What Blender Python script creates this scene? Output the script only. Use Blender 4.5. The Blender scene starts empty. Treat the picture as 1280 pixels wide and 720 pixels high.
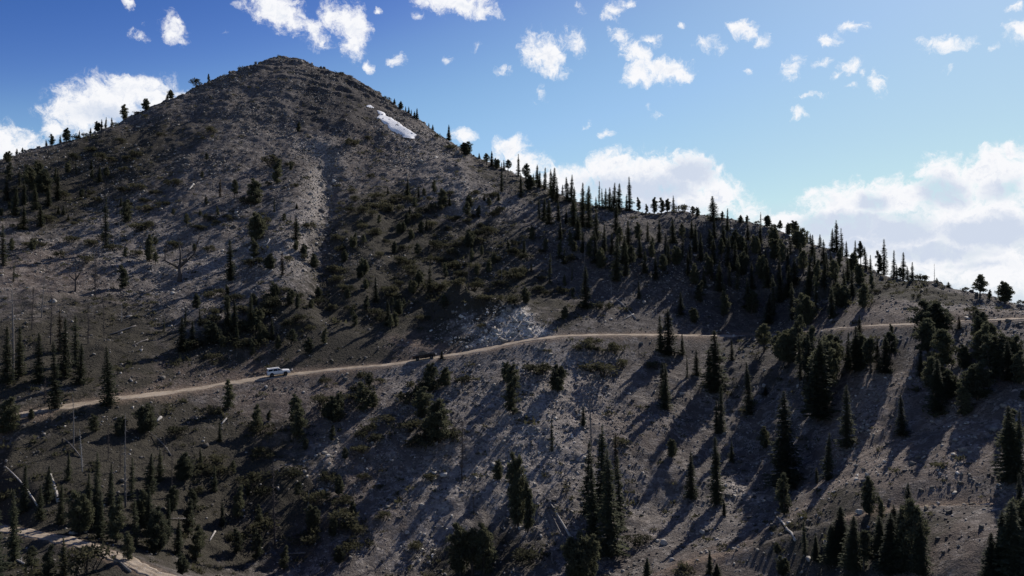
import bpy, bmesh, math, random
import numpy as np
from mathutils import Vector, Matrix

random.seed(7)
rng = np.random.default_rng(7)
C = bpy.context.scene
COL = C.collection

# ------------------------------------------------------------------ camera
F = 1000.0                      # focal length in photograph pixels (1280 wide)
PITCH = math.atan(25.0 / F)     # the true horizon lies 25 px under the middle of the frame
cam_d = bpy.data.cameras.new('camera')
cam_d.sensor_width = 36.0
cam_d.lens = 36.0 * F / 1280.0
cam_d.clip_start = 1.0
cam_d.clip_end = 60000.0
cam = bpy.data.objects.new('camera', cam_d)
COL.objects.link(cam)
cam.location = (0, 0, 0)
cam.rotation_euler = (math.pi / 2 + PITCH, 0, 0)
C.camera = cam

# ------------------------------------------------------------------ view, sun, sky
C.view_settings.view_transform = 'Standard'
C.view_settings.look = 'None'
C.view_settings.exposure = 0.0
C.view_settings.gamma = 1.0
C.view_settings.use_curve_mapping = False
SUN_EL = math.radians(37.5)
SUN_AZ = math.radians(36.0)     # clockwise from +Y: ahead of the camera, to the right
sun_dir = Vector((math.sin(SUN_AZ) * math.cos(SUN_EL), math.cos(SUN_AZ) * math.cos(SUN_EL), math.sin(SUN_EL)))
sd = bpy.data.lights.new('sun', 'SUN')
sd.energy = 5.0
sd.angle = math.radians(0.5)
sd.color = (1.0, 0.93, 0.84)
so = bpy.data.objects.new('sun', sd)
COL.objects.link(so)
so.rotation_euler = sun_dir.to_track_quat('Z', 'Y').to_euler()
SKY_STRENGTH = 0.10


def pix_dir(u, v):
    """direction of a photograph pixel, scaled to one metre of forward (y) distance"""
    a = (u - 640.0) / F
    b = (360.0 - v) / F
    dy = math.cos(PITCH) - b * math.sin(PITCH)
    dz = math.sin(PITCH) + b * math.cos(PITCH)
    return a / dy, dz / dy


def pt(u, v, d):
    a, b = pix_dir(u, v)
    return (a * d, d, b * d)


# ---- world: Nishita sky with procedural clouds laid out by azimuth and elevation
CLOUDS = [
    # u, v, half width, half height, tilt (deg, + = clockwise in the picture), density
    # lower left bank
    (12, 188, 60, 38, 18, 1.05), (68, 164, 30, 22, -10, 1.0), (150, 124, 96, 40, -12, 1.1), (112, 140, 76, 38, 0, 1.1), (160, 108, 34, 24, 0, 1.0),
    (195, 125, 62, 24, -12, 1.0),
    # top left wisps
    (218, 40, 19, 30, -30, .95), (176, 46, 22, 10, 0, .85), (162, 2, 14, 12, 0, .9), (186, 25, 18, 7, -20, .5), (284, 39, 12, 5, 0, .5),
    # top, beside the summit
    (345, 12, 62, 26, 22, 1.0), (388, 38, 46, 18, 40, .95), (440, 38, 26, 44, -10, 1.0), (412, 14, 24, 22, 50, .95), (445, 62, 16, 16, 0, .9),
    (386, 52, 12, 8, 0, .6), (463, 84, 10, 12, -30, 1.0), (496, 77, 14, 11, 10, 1.0), (474, 16, 8, 5, 0, .8), (480, 34, 9, 6, 20, .5),
    (565, 4, 74, 18, 4, 1.05), (600, 10, 36, 12, 10, 1.0), (522, 18, 12, 6, 0, .7),
    # centre sky
    (594, 57, 16, 9, -10, .62), (559, 74, 10, 7, 0, .7), (630, 87, 16, 12, 0, .6), (680, 72, 40, 24, 22, 1.0), (672, 56, 30, 26, -20, .9),
    (717, 56, 24, 20, 40, .92), (692, 88, 20, 18, 10, .95), (676, 118, 16, 22, -20, .52),
    (768, 12, 26, 13, -28, .9), (788, 4, 14, 8, -10, .85), (773, 41, 20, 11, 12, .9), (725, 10, 8, 14, 0, .55), (813, 48, 18, 12, 20, .9),
    (796, 66, 32, 20, 26, 1.0), (800, 92, 28, 22, -20, 1.0), (842, 90, 40, 17, 2, 1.05), (820, 84, 30, 18, 0, 1.0),
    (880, 54, 22, 14, -20, .78), (930, 36, 30, 14, 26, 1.0), (952, 48, 16, 12, 0, .92), (934, 87, 9, 8, 0, .7), (735, 156, 12, 5, -15, .62),
    (758, 168, 12, 9, 10, .8), (824, 147, 16, 8, 0, .6), (811, 136, 8, 5, 20, .62), (853, 30, 9, 6, 0, .7), (898, 60, 22, 10, 20, .5),
    # right sky
    (1038, 46, 20, 15, 10, 0.84), (1066, 32, 28, 11, 4, 0.82), (990, 84, 18, 20, 40, 0.84), (1026, 78, 22, 8, 0, 0.73), (1062, 84, 26, 11, -25, 0.76),
    (1047, 92, 16, 7, -20, 0.69), (1096, 102, 14, 24, -10, 0.82), (1081, 90, 10, 8, 0, 0.69), (1012, 119, 22, 8, -4, 0.71), (997, 142, 15, 9, 0, 0.77),
    (1064, 106, 14, 5, 0, 0.47), (1178, 56, 44, 14, 6, 0.86), (1146, 52, 24, 9, 0, 0.65), (1215, 52, 16, 12, -20, 0.69), (1186, 86, 14, 6, -15, 0.52),
    (1278, 40, 28, 26, 0, 0.90), (1242, 58, 18, 7, -20, 0.65), (1272, 9, 22, 9, -10, 0.73),
    # centre cloud behind the ridge
    (640, 190, 30, 26, -10, 1.05), (578, 171, 20, 15, 0, 1.05), (650, 215, 60, 30, 0, 1.0), (700, 232, 70, 34, 0, 1.05), (800, 222, 104, 40, 0, 1.1), (760, 210, 66, 26, -8, 1.05),
    (862, 218, 56, 34, 8, 1.1), (845, 250, 110, 40, 0, 1.1), (895, 245, 54, 38, 24, 1.05), (900, 214, 14, 13, 0, 1.0), (940, 268, 40, 18, 20, .9),
    # right bank
    (985, 275, 46, 18, -8, 1.0), (1060, 255, 82, 34, -4, 1.1), (1120, 248, 66, 34, 0, 1.1), (1178, 216, 44, 30, 0, 1.1), (1240, 218, 72, 42, -20, 1.15),
    (1100, 300, 150, 40, 0, 1.1), (1220, 280, 130, 52, 0, 1.15), (1150, 330, 130, 34, 0, 1.0), (1255, 335, 90, 46, 0, 1.0), (1262, 192, 24, 18, 0, 1.1),
    (1340, 230, 110, 90, 0, 1.1), (1060, 330, 90, 26, 0, .9),
]
SHADES = [  # greyer undersides: u, v, half width, half height, amount
    (145, 145, 70, 16, .7), (20, 198, 40, 14, .4), (820, 236, 56, 20, .9), (862, 216, 40, 16, .8), (765, 232, 60, 18, .7), (800, 262, 110, 16, .7), (1050, 285, 62, 22, 1.0), (1090, 254, 32, 15, .8),
    (1125, 290, 60, 20, .9), (1178, 240, 36, 26, .8), (1252, 235, 40, 18, .6), (1240, 290, 84, 20, 1.0), (1060, 310, 70, 14, .8), (1160, 315, 90, 14, .8),
    (1225, 330, 70, 10, .5), (690, 245, 50, 14, .6), (335, 8, 40, 8, .25), (580, 8, 50, 6, .3),
]


def build_world():
    w = bpy.data.worlds.new('World')
    C.world = w
    w.use_nodes = True
    nt = w.node_tree
    N, L = nt.nodes, nt.links
    N.clear()

    def node(t, **k):
        n = N.new(t)
        for a, b in k.items():
            setattr(n, a, b)
        return n

    def sock(n, key, val):
        if hasattr(val, 'is_output'):
            L.new(val, n.inputs[key])
        else:
            n.inputs[key].default_value = val

    def m(op, a, b=None, clamp=False):
        n = node('ShaderNodeMath', operation=op, use_clamp=clamp)
        sock(n, 0, a)
        if b is not None:
            sock(n, 1, b)
        return n.outputs[0]

    def mrange(x, a, b, c=0.0, d=1.0, kind='SMOOTHSTEP'):
        n = node('ShaderNodeMapRange', interpolation_type=kind)
        sock(n, 'Value', x)
        n.inputs['From Min'].default_value = a
        n.inputs['From Max'].default_value = b
        n.inputs['To Min'].default_value = c
        n.inputs['To Max'].default_value = d
        return n.outputs[0]

    tc = node('ShaderNodeTexCoord')
    sep = node('ShaderNodeSeparateXYZ')
    L.new(tc.outputs['Generated'], sep.inputs[0])
    az = m('ARCTAN2', sep.outputs[0], sep.outputs[1])
    el = m('ARCSINE', sep.outputs[2])
    comb = node('ShaderNodeCombineXYZ')
    L.new(az, comb.inputs[0])
    L.new(el, comb.inputs[1])

    def azel(u, v):
        x, z = pix_dir(u, v)
        return math.atan2(x, 1.0), math.atan2(z, math.hypot(x, 1.0))

    # ragged edges: warp the coordinate with two octaves of noise
    nz = node('ShaderNodeTexNoise')
    nz.inputs['Scale'].default_value = 34.0
    nz.inputs['Detail'].default_value = 5.0
    nz.inputs['Roughness'].default_value = 0.6
    L.new(comb.outputs[0], nz.inputs['Vector'])
    sub = node('ShaderNodeVectorMath', operation='SUBTRACT')
    L.new(nz.outputs['Color'], sub.inputs[0])
    sub.inputs[1].default_value = (0.5, 0.5, 0.5)
    scl = node('ShaderNodeVectorMath', operation='SCALE')
    L.new(sub.outputs[0], scl.inputs[0])
    scl.inputs['Scale'].default_value = 0.030
    add = node('ShaderNodeVectorMath', operation='ADD')
    L.new(comb.outputs[0], add.inputs[0])
    L.new(scl.outputs[0], add.inputs[1])
    P = add.outputs[0]

    def ellipse(src, u, v, ru, rv, rot):
        a, e = azel(u, v)
        mp = node('ShaderNodeMapping', vector_type='TEXTURE')
        L.new(src, mp.inputs['Vector'])
        mp.inputs['Location'].default_value = (a, e, 0)
        mp.inputs['Rotation'].default_value = (0, 0, -math.radians(rot))
        k = 1.0 / (1.0 + ((u - 640) / F) ** 2)
        mp.inputs['Scale'].default_value = (ru / F * k * 1.06, rv / F * math.sqrt(k) * 1.06, 1)
        g = node('ShaderNodeTexGradient', gradient_type='SPHERICAL')
        L.new(mp.outputs[0], g.inputs['Vector'])
        return g.outputs['Fac']

    big = None
    for (u, v, ru, rv, rot, s) in CLOUDS:
        if ru * rv < 900:
            s *= 0.93
        g = m('MULTIPLY', m('POWER', ellipse(P, u, v, ru, rv, rot), 0.6), s)
        big = g if big is None else m('MAXIMUM', big, g)
    shade = None
    for (u, v, ru, rv, s) in SHADES:
        g = m('MULTIPLY', ellipse(P, u, v, ru * 1.3, rv * 1.4, 0), s)
        shade = g if shade is None else m('MAXIMUM', shade, g)

    # generic cumulus for the sky outside the photograph
    gen = node('ShaderNodeTexNoise')
    gen.inputs['Scale'].default_value = 3.2
    gen.inputs['Detail'].default_value = 3.0
    L.new(tc.outputs['Generated'], gen.inputs['Vector'])
    outside = m('MAXIMUM', mrange(m('ABSOLUTE', az), 0.60, 0.78), mrange(el, 0.40, 0.50))
    outside = m('MULTIPLY', outside, mrange(el, 0.0, 0.06))
    gm = m('MULTIPLY', mrange(gen.outputs['Fac'], 0.55, 0.72, 0.0, 1.0), outside)
    big = m('MAXIMUM', big, gm)

    # billowy detail
    def fbm(vec, scale, detail, rough):
        n = node('ShaderNodeTexNoise')
        n.inputs['Scale'].default_value = scale
        n.inputs['Detail'].default_value = detail
        n.inputs['Roughness'].default_value = rough
        n.inputs['Distortion'].default_value = 0.25
        L.new(vec, n.inputs['Vector'])
        return n.outputs['Fac']

    n1 = fbm(P, 46.0, 11.0, 0.72)
    off = node('ShaderNodeVectorMath', operation='ADD')
    L.new(P, off.inputs[0])
    off.inputs[1].default_value = (0.0042, 0.0062, 0)
    n2 = fbm(off.outputs[0], 46.0, 8.0, 0.66)
    dens = m('ADD', big, m('MULTIPLY', m('SUBTRACT', n1, 0.5), 1.9))
    dens = m('MULTIPLY', dens, mrange(big, 0.0, 0.10))
    alpha = mrange(dens, 0.30, 0.88)
    # relief: denser towards the sun = darker here
    relief = m('SUBTRACT', n2, n1)
    body = mrange(dens, 0.62, 1.05)
    grey = m('MULTIPLY', m('ADD', mrange(relief, -0.02, 0.16), 0.18), body)
    grey = m('MULTIPLY', grey, 0.55)
    sh2 = m('MULTIPLY', mrange(m('ADD', shade, m('MULTIPLY', m('SUBTRACT', n1, 0.5), 0.9)), 0.12, 0.62), 0.9)
    grey = m('MAXIMUM', grey, sh2, clamp=True)
    ramp = node('ShaderNodeMix', data_type='RGBA')
    L.new(grey, ramp.inputs['Factor'])
    ramp.inputs[6].default_value = (1.02, 1.02, 1.04, 1)
    ramp.inputs[7].default_value = (0.62, 0.70, 0.85, 1)

    sky = node('ShaderNodeTexSky', sky_type='NISHITA')
    sky.sun_disc = False
    sky.sun_elevation = SUN_EL
    sky.sun_rotation = SUN_AZ
    sky.altitude = 2600.0
    sky.air_density = 1.0
    sky.dust_density = 1.8
    sky.ozone_density = 1.3
    # camera-like contrast: deeper blue away from the sun, paler towards it, everywhere alike
    lo = node('ShaderNodeVectorMath', operation='SCALE')
    L.new(sky.outputs[0], lo.inputs[0])
    lo.inputs['Scale'].default_value = 0.2
    gm_ = node('ShaderNodeGamma')
    L.new(lo.outputs[0], gm_.inputs['Color'])
    gm_.inputs['Gamma'].default_value = 1.55
    hi_ = node('ShaderNodeVectorMath', operation='SCALE')
    L.new(gm_.outputs[0], hi_.inputs[0])
    hi_.inputs['Scale'].default_value = 5.6
    sc_ = node('ShaderNodeVectorMath', operation='SCALE')
    L.new(hi_.outputs[0], sc_.inputs[0])
    sc_.inputs['Scale'].default_value = SKY_STRENGTH
    cv = node('ShaderNodeRGBCurve')
    L.new(sc_.outputs[0], cv.inputs['Color'])
    for ci, pts in enumerate((((.06, .03), (.10, .074), (.15, .185), (.20, .27), (.30, .37), (.49, .49), (1, .70)),
                              ((.13, .095), (.22, .19), (.30, .35), (.39, .48), (.55, .595), (.77, .69), (1, .77)),
                              ((.30, .30), (.49, .50), (.65, .66), (.82, .77), (1, .85)))):
        c_ = cv.mapping.curves[ci]
        c_.points[1].location = pts[-1]
        for q in pts[:-1]:
            c_.points.new(*q)
    cv.mapping.extend = 'HORIZONTAL'
    cv.mapping.update()
    bk = node('ShaderNodeVectorMath', operation='SCALE')
    L.new(cv.outputs[0], bk.inputs[0])
    bk.inputs['Scale'].default_value = 1.0 / SKY_STRENGTH
    b1 = node('ShaderNodeBackground')
    L.new(bk.outputs[0], b1.inputs['Color'])
    b1.inputs['Strength'].default_value = SKY_STRENGTH
    b2 = node('ShaderNodeBackground')
    L.new(ramp.outputs[2], b2.inputs['Color'])
    b2.inputs['Strength'].default_value = 0.96
    mix = node('ShaderNodeMixShader')
    L.new(alpha, mix.inputs[0])
    L.new(b1.outputs[0], mix.inputs[1])
    L.new(b2.outputs[0], mix.inputs[2])
    out = node('ShaderNodeOutputWorld')
    L.new(mix.outputs[0], out.inputs['Surface'])


build_world()

# ------------------------------------------------------------------ terrain
def hash2(ix, iy, seed):
    h = (ix.astype(np.int64) * 374761393 + iy.astype(np.int64) * 668265263 + seed * 974711) & 0x7fffffff
    h = ((h ^ (h >> 13)) * 1274126177) & 0x7fffffff
    h = h ^ (h >> 16)
    return (h & 0xffff).astype(np.float32) / 65535.0


def vnoise(x, y, seed=0):
    x0 = np.floor(x)
    y0 = np.floor(y)
    fx = (x - x0).astype(np.float32)
    fy = (y - y0).astype(np.float32)
    fx = fx * fx * fx * (fx * (fx * 6 - 15) + 10)
    fy = fy * fy * fy * (fy * (fy * 6 - 15) + 10)
    a = hash2(x0, y0, seed)
    b = hash2(x0 + 1, y0, seed)
    c = hash2(x0, y0 + 1, seed)
    d = hash2(x0 + 1, y0 + 1, seed)
    return (a + (b - a) * fx) * (1 - fy) + (c + (d - c) * fx) * fy - 0.5


def fbm(x, y, base, octaves, gain=0.5, seed=0):
    s = np.zeros_like(x, dtype=np.float32)
    amp = 1.0
    f = 1.0 / base
    for k in range(octaves):
        cs, sn = math.cos(k * 1.1), math.sin(k * 1.1)
        s += amp * vnoise((x * cs + y * sn) * f + 17.3 * k, (-x * sn + y * cs) * f - 9.1 * k, seed + k)
        amp *= gain
        f *= 2.03
    return s


ROAD_PX = [(-170, 566, 118), (-60, 540, 130), (20, 520, 140), (136, 500, 151), (220, 489.5, 160), (280, 480.5, 166), (348, 470, 171),
           (430, 461, 175), (490, 455.5, 177), (530, 449.5, 178), (570, 443.5, 179), (605, 437, 180), (640, 430, 181.5), (680, 422.5, 183.5), (740, 419.0, 187), (830, 419.0, 192),
           (900, 420, 197), (945, 420, 198), (985, 417, 188), (1040, 411, 172), (1090, 407.5, 161), (1140, 405.5, 152), (1200, 402, 144),
           (1280, 398.5, 134), (1370, 394, 124)]
LOWER_PX = [(-90, 648, 122), (-20, 656, 116), (20, 664, 112), (60, 671, 109), (100, 681, 106), (140, 696, 102), (170, 708, 98.5), (205, 724, 94), (245, 746, 88), (290, 780, 80)]
TRACK_PX = [(780, 742, 108), (815, 722, 109), (860, 703, 110), (905, 692, 110), (950, 680, 109), (1000, 664, 107), (1040, 652, 105), (1080, 642, 103), (1150, 634, 100.5), (1250, 631, 95), (1340, 628, 90)]

RIDGE_PX = [(-260, 262, 270), (-130, 250.2, 292), (0, 213.1, 318), (60, 217.8, 335), (105, 189.8, 348), (150, 164.0, 362), (185, 162.2, 374), (220, 132.7, 386), (260, 124.9, 398),
            (300, 108.7, 410), (330, 91.5, 418), (355, 79.5, 421), (385, 89.4, 419), (420, 105.6, 413), (450, 110.1, 405), (480, 124.8, 395), (520, 154.4, 378), (560, 177.9, 358), (600, 207.2, 336),
            (640, 225.6, 316), (700, 249.8, 288), (740, 261.8, 270), (790, 266.9, 262), (850, 270.5, 255), (900, 273.2, 249), (940, 284.9, 244), (980, 296.4, 236), (1020, 314.8, 226), (1060, 339.2, 215),
            (1100, 353.5, 203), (1150, 356.2, 190), (1200, 361.8, 178), (1240, 388.0, 169), (1280, 392.6, 162), (1370, 428.4, 150), (1480, 420, 138)]
INNER_PX = [(355, 250, 262), (355, 380, 200), (355, 160, 325), (250, 300, 232), (150, 250, 268), (60, 300, 235), (0, 400, 178), (120, 420, 178), (470, 350, 215),
            (500, 250, 274), (470, 190, 318), (560, 300, 244), (600, 350, 214), (620, 396, 190), (660, 300, 236), (700, 350, 214), (780, 340, 218), (860, 340, 224), (930, 350, 222),
            (960, 390, 206), (1000, 350, 206), (1060, 380, 184), (1110, 375, 172), (1160, 385, 160), (1220, 385, 150), (540, 400, 196), (470, 420, 190), (300, 420, 185), (200, 430, 178),
            # below the road
            (0, 600, 122), (100, 590, 126), (200, 560, 140), (200, 640, 120), (300, 560, 148), (300, 640, 133), (300, 720, 120), (420, 540, 154), (420, 640, 135), (420, 720, 121),
            (540, 520, 158), (540, 620, 138), (540, 720, 121), (640, 500, 160), (640, 600, 139), (640, 720, 118), (760, 520, 157), (760, 640, 133), (760, 720, 117),
            (880, 500, 166), (880, 600, 141), (880, 680, 121), (1000, 480, 158), (1000, 580, 133), (1000, 720, 104), (1120, 460, 140), (1120, 560, 117), (1120, 720, 88), (1240, 460, 124),
            (1240, 560, 107), (1240, 720, 80), (-120, 600, 112), (-120, 700, 98), (60, 735, 92), (1380, 500, 108), (1380, 700, 78)]


def make_tps():
    P, Z = [], []
    for (u, v, d) in RIDGE_PX:
        p = pt(u, v, d)
        P.append(p[:2]); Z.append(p[2])
        for (k, dz) in ((45, -17), (110, -62), (210, -130)):
            P.append((p[0] * (d + k) / d + 0.28 * k, d + k)); Z.append(p[2] + dz)
    for lst in (INNER_PX, ROAD_PX[::2], LOWER_PX[::2], TRACK_PX[1::2]):
        for (u, v, d) in lst:
            p = pt(u, v, d)
            P.append(p[:2]); Z.append(p[2])
    for (x, y, z) in ((-60, 60, -36), (0, 60, -56), (50, 60, -48), (90, 50, -36), (-120, 60, -30), (0, 20, -72), (-120, 10, -50), (120, 10, -50), (-260, 180, -10), (-300, 120, -22), (190, 90, 2), (190, 40, -14)):
        P.append((x, y)); Z.append(z)
    P = np.array(P, float) / 100.0
    Z = np.array(Z, float)
    n = len(P)
    r2 = ((P[:, None] - P[None]) ** 2).sum(-1)
    K = 0.5 * r2 * np.log(r2 + 1e-12)
    K += np.eye(n) * 0.004
    Q = np.hstack([np.ones((n, 1)), P])
    A = np.zeros((n + 3, n + 3))
    A[:n, :n] = K
    A[:n, n:] = Q
    A[n:, :n] = Q.T
    w = np.linalg.solve(A, np.concatenate([Z, np.zeros(3)]))
    return P.astype(np.float32), w.astype(np.float32)


TPS_P, TPS_W = make_tps()


def tps(x, y):
    X = (x / 100.0).astype(np.float32)
    Y = (y / 100.0).astype(np.float32)
    n = len(TPS_P)
    s = TPS_W[n] + TPS_W[n + 1] * X + TPS_W[n + 2] * Y
    for i in range(n):
        r2 = (X - TPS_P[i, 0]) ** 2 + (Y - TPS_P[i, 1]) ** 2
        s += TPS_W[i] * 0.5 * r2 * np.log(r2 + 1e-12)
    return s


def spread(lo, hi, step, far, grow):
    c = list(np.arange(lo, hi + 1e-6, step))
    s = step
    while c[-1] < far:
        s *= grow
        c.append(c[-1] + s)
    s = step
    while c[0] > -far:
        s *= grow
        c.insert(0, c[0] - s)
    return np.array(c, dtype=np.float32)


GX = spread(-212, 122, 0.5, 24000, 1.22)
GY = spread(80, 426, 0.5, 24000, 1.22)
XX, YY = np.meshgrid(GX, GY)                       # [row y, col x]
xc = np.clip(XX, -420, 330)
yc = np.clip(YY, -20, 640)
# coarse TPS on a 2 m lattice, bicubic-smooth enough when linearly upsampled and then noised
cx = np.arange(-424, 336, 2.0, dtype=np.float32)
cy = np.arange(-24, 646, 2.0, dtype=np.float32)
CX, CY = np.meshgrid(cx, cy)
CZ = tps(CX, CY)


def lin2(gx0, gy0, step, G, x, y):
    fx = (x - gx0) / step
    fy = (y - gy0) / step
    ix = np.clip(np.floor(fx).astype(int), 0, G.shape[1] - 2)
    iy = np.clip(np.floor(fy).astype(int), 0, G.shape[0] - 2)
    fx = np.clip(fx - ix, 0, 1)
    fy = np.clip(fy - iy, 0, 1)
    return (G[iy, ix] * (1 - fx) + G[iy, ix + 1] * fx) * (1 - fy) + (G[iy + 1, ix] * (1 - fx) + G[iy + 1, ix + 1] * fx) * fy


H = lin2(cx[0], cy[0], 2.0, CZ, xc, yc).astype(np.float32)
# beyond the modelled mountain the land falls away to a broad valley floor
out = np.maximum(np.maximum(np.abs(XX - xc), np.abs(YY - yc)) / 500.0, 0)
out = np.clip(out, 0, 1)
out = out * out * (3 - 2 * out)
H = H * (1 - out) + (-190 + 10 * fbm(XX / 40, YY / 40, 30, 3, seed=5)) * out
H = np.maximum(H, -200 + 0 * H)


def seg_dist(x, y, pts):
    """distance in plan to a polyline, the side (+ = left of travel) and the height of the nearest point"""
    best = np.full(x.shape, 1e9, np.float32)
    side = np.zeros(x.shape, np.float32)
    zz = np.zeros(x.shape, np.float32)
    for (a, b) in zip(pts[:-1], pts[1:]):
        dx, dy = b[0] - a[0], b[1] - a[1]
        L2 = dx * dx + dy * dy
        t = np.clip(((x - a[0]) * dx + (y - a[1]) * dy) / L2, 0, 1)
        ex = x - (a[0] + t * dx)
        ey = y - (a[1] + t * dy)
        d = np.sqrt(ex * ex + ey * ey)
        m = d < best
        best = np.where(m, d, best)
        side = np.where(m, np.sign(dx * ey - dy * ex), side)
        zz = np.where(m, a[2] + t * (b[2] - a[2]), zz)
    return best, side, zz


def smooth_path(px, n=6):
    P = [np.array(pt(*p)) for p in px]
    out = []
    for i in range(len(P) - 1):
        p0, p1, p2, p3 = P[max(i - 1, 0)], P[i], P[i + 1], P[min(i + 2, len(P) - 1)]
        for k in range(n):
            t = k / n
            out.append(0.5 * ((2 * p1) + (-p0 + p2) * t + (2 * p0 - 5 * p1 + 4 * p2 - p3) * t * t + (-p0 + 3 * p1 - 3 * p2 + p3) * t ** 3))
    out.append(P[-1])
    return out


ROAD = smooth_path(ROAD_PX)
LOWER = smooth_path(LOWER_PX)
TRACK = smooth_path(TRACK_PX)
fine = (XX > -215) & (XX < 126) & (YY > 70) & (YY < 430)
near = (XX > -330) & (XX < 230) & (YY > 20) & (YY < 520)
xf, yf = XX[near], YY[near]
rough = np.zeros_like(H)
ribs = fbm(xf, yf * 0.28, 14, 4, 0.55, 31)
rough[near] = 5.0 * fbm(xf, yf, 60, 3, 0.5, 3) + 1.6 * ribs + 1.3 * fbm(xf, yf, 9, 5, 0.55, 11)
rough[near] += 0.55 * np.abs(fbm(xf, yf, 2.6, 3, 0.6, 77))
fade = np.ones_like(H)
hz = H[near] + rough[near]
ledge_m = np.clip((hz - 78) / 25, 0, 1) * np.clip(0.35 + 1.6 * fbm(xf, yf, 30, 3, 0.6, 161), 0, 1) + 0.8 * np.exp(-(((xf + 82) / 22) ** 2 + ((hz - 112) / 14) ** 2))
ph = hz / 5.2 + 1.3 * fbm(xf, yf, 20, 3, 0.6, 163) + 0.04 * xf
saw = ph - np.floor(ph)
rough[near] += np.clip(ledge_m, 0, 1.2) * 2.0 * (np.where(saw < 0.72, saw / 0.72, (1 - saw) / 0.28) - 0.5) * -1.0
GULLY = [np.array(pt(*q)) for q in ((402, 172, 318), (408, 205, 292), (410, 235, 272), (406, 270, 252), (402, 305, 234), (404, 345, 215), (398, 390, 198), (392, 425, 186))]
gx_ = xf + 2.0 * fbm(xf, yf, 12, 3, 0.6, 141)
gd, gs, gz = seg_dist(gx_, yf, GULLY)
run_ = np.clip((320 - yf) / 30, 0, 1) * np.clip((yf - 186) / 25, 0, 1)
SPUR = [np.array(pt(*q)) for q in ((572, 370, 203), (592, 390, 195), (610, 409, 188), (616, 426, 183))]
sx_ = xf + 1.5 * fbm(xf, yf, 7, 3, 0.6, 151)
spd, sps, spz = seg_dist(sx_, yf, SPUR)
rough[near] += 5.2 * np.exp(-(spd / 5.6) ** 2) + 0.9 * np.exp(-(spd / 9.0) ** 2) * np.abs(fbm(xf, yf, 3.0, 3, 0.6, 153)) * 3
# steep bank on the left side looks right, towards the sun; a low rib follows on the far left
rough[near] += run_ * (-3.2 * np.exp(-(gd / 4.0) ** 2) + np.where(gs * 1.0 > 0, -1.0, 1.0) * 0.0 + 2.6 * np.exp(-((gd - 11) / 7.0) ** 2) * (gx_ < np.interp(yf, [186, 198, 215, 234, 252, 272, 292, 318], [q[0] for q in GULLY[::-1]])))
rd, rs, rz = seg_dist(xf, yf, ROAD)
ld, ls, lz = seg_dist(xf, yf, LOWER)
td, ts, tz = seg_dist(xf, yf, TRACK)
f = np.clip((np.minimum(rd, np.minimum(ld, td)) - 2) / 22.0, 0.0, 1)
Hn = H[near] + rough[near] * (0.12 + 0.88 * f)
SIG = 0.5


def carve(Hn, d, side, z, half, up, down, outs):
    """cut a bench: flat road, steep cut bank uphill, fill slope downhill"""
    zl = z - side * -outs * np.minimum(d, half)
    over = np.maximum(d - half, 0)
    hi = zl + over * up
    lo = zl - over * down
    jit = 1.0
    w = np.clip(1 - (d - half) / 14.0, 0, 1)
    c = np.clip(Hn, lo, hi)
    return c * (w > 0) + Hn * (w <= 0)


Hn = carve(Hn, rd, rs, rz, 2.2, 0.66, 0.72, 0.10)
Hn = carve(Hn, ld, ls, lz, 1.7, 0.8, 0.6, 0.03)
Hn = carve(Hn, td, ts, tz, 0.8, 0.55, 0.6, 0.03)


# zone masks -------------------------------------------------------------
H[near] = Hn
HF = H                                              # full height table


def height(x, y):
    ix = np.clip(np.searchsorted(GX, x) - 1, 0, len(GX) - 2)
    iy = np.clip(np.searchsorted(GY, y) - 1, 0, len(GY) - 2)
    fx = (x - GX[ix]) / (GX[ix + 1] - GX[ix])
    fy = (y - GY[iy]) / (GY[iy + 1] - GY[iy])
    return (HF[iy, ix] * (1 - fx) + HF[iy, ix + 1] * fx) * (1 - fy) + (HF[iy + 1, ix] * (1 - fx) + HF[iy + 1, ix + 1] * fx) * fy


YS = np.arange(40, 470, 0.35)


def ground_at(u, v):
    """where the sight line of a photograph pixel meets the ground (or passes closest above it)"""
    a, b = pix_dir(u, v)
    gap = b * YS - height(a * YS, YS)
    hit = np.nonzero(gap <= 0)[0]
    if len(hit) and hit[0] > 0:
        i = hit[0]
        t = gap[i - 1] / (gap[i - 1] - gap[i] + 1e-9)
        y = YS[i - 1] + t * 0.35
    else:
        sel = YS > 110
        i = np.argmin(np.where(sel, gap / YS, 1e9))
        y = YS[i]
    x = a * y
    return np.array([x, y, float(height(np.array([x]), np.array([y]))[0])])


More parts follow.
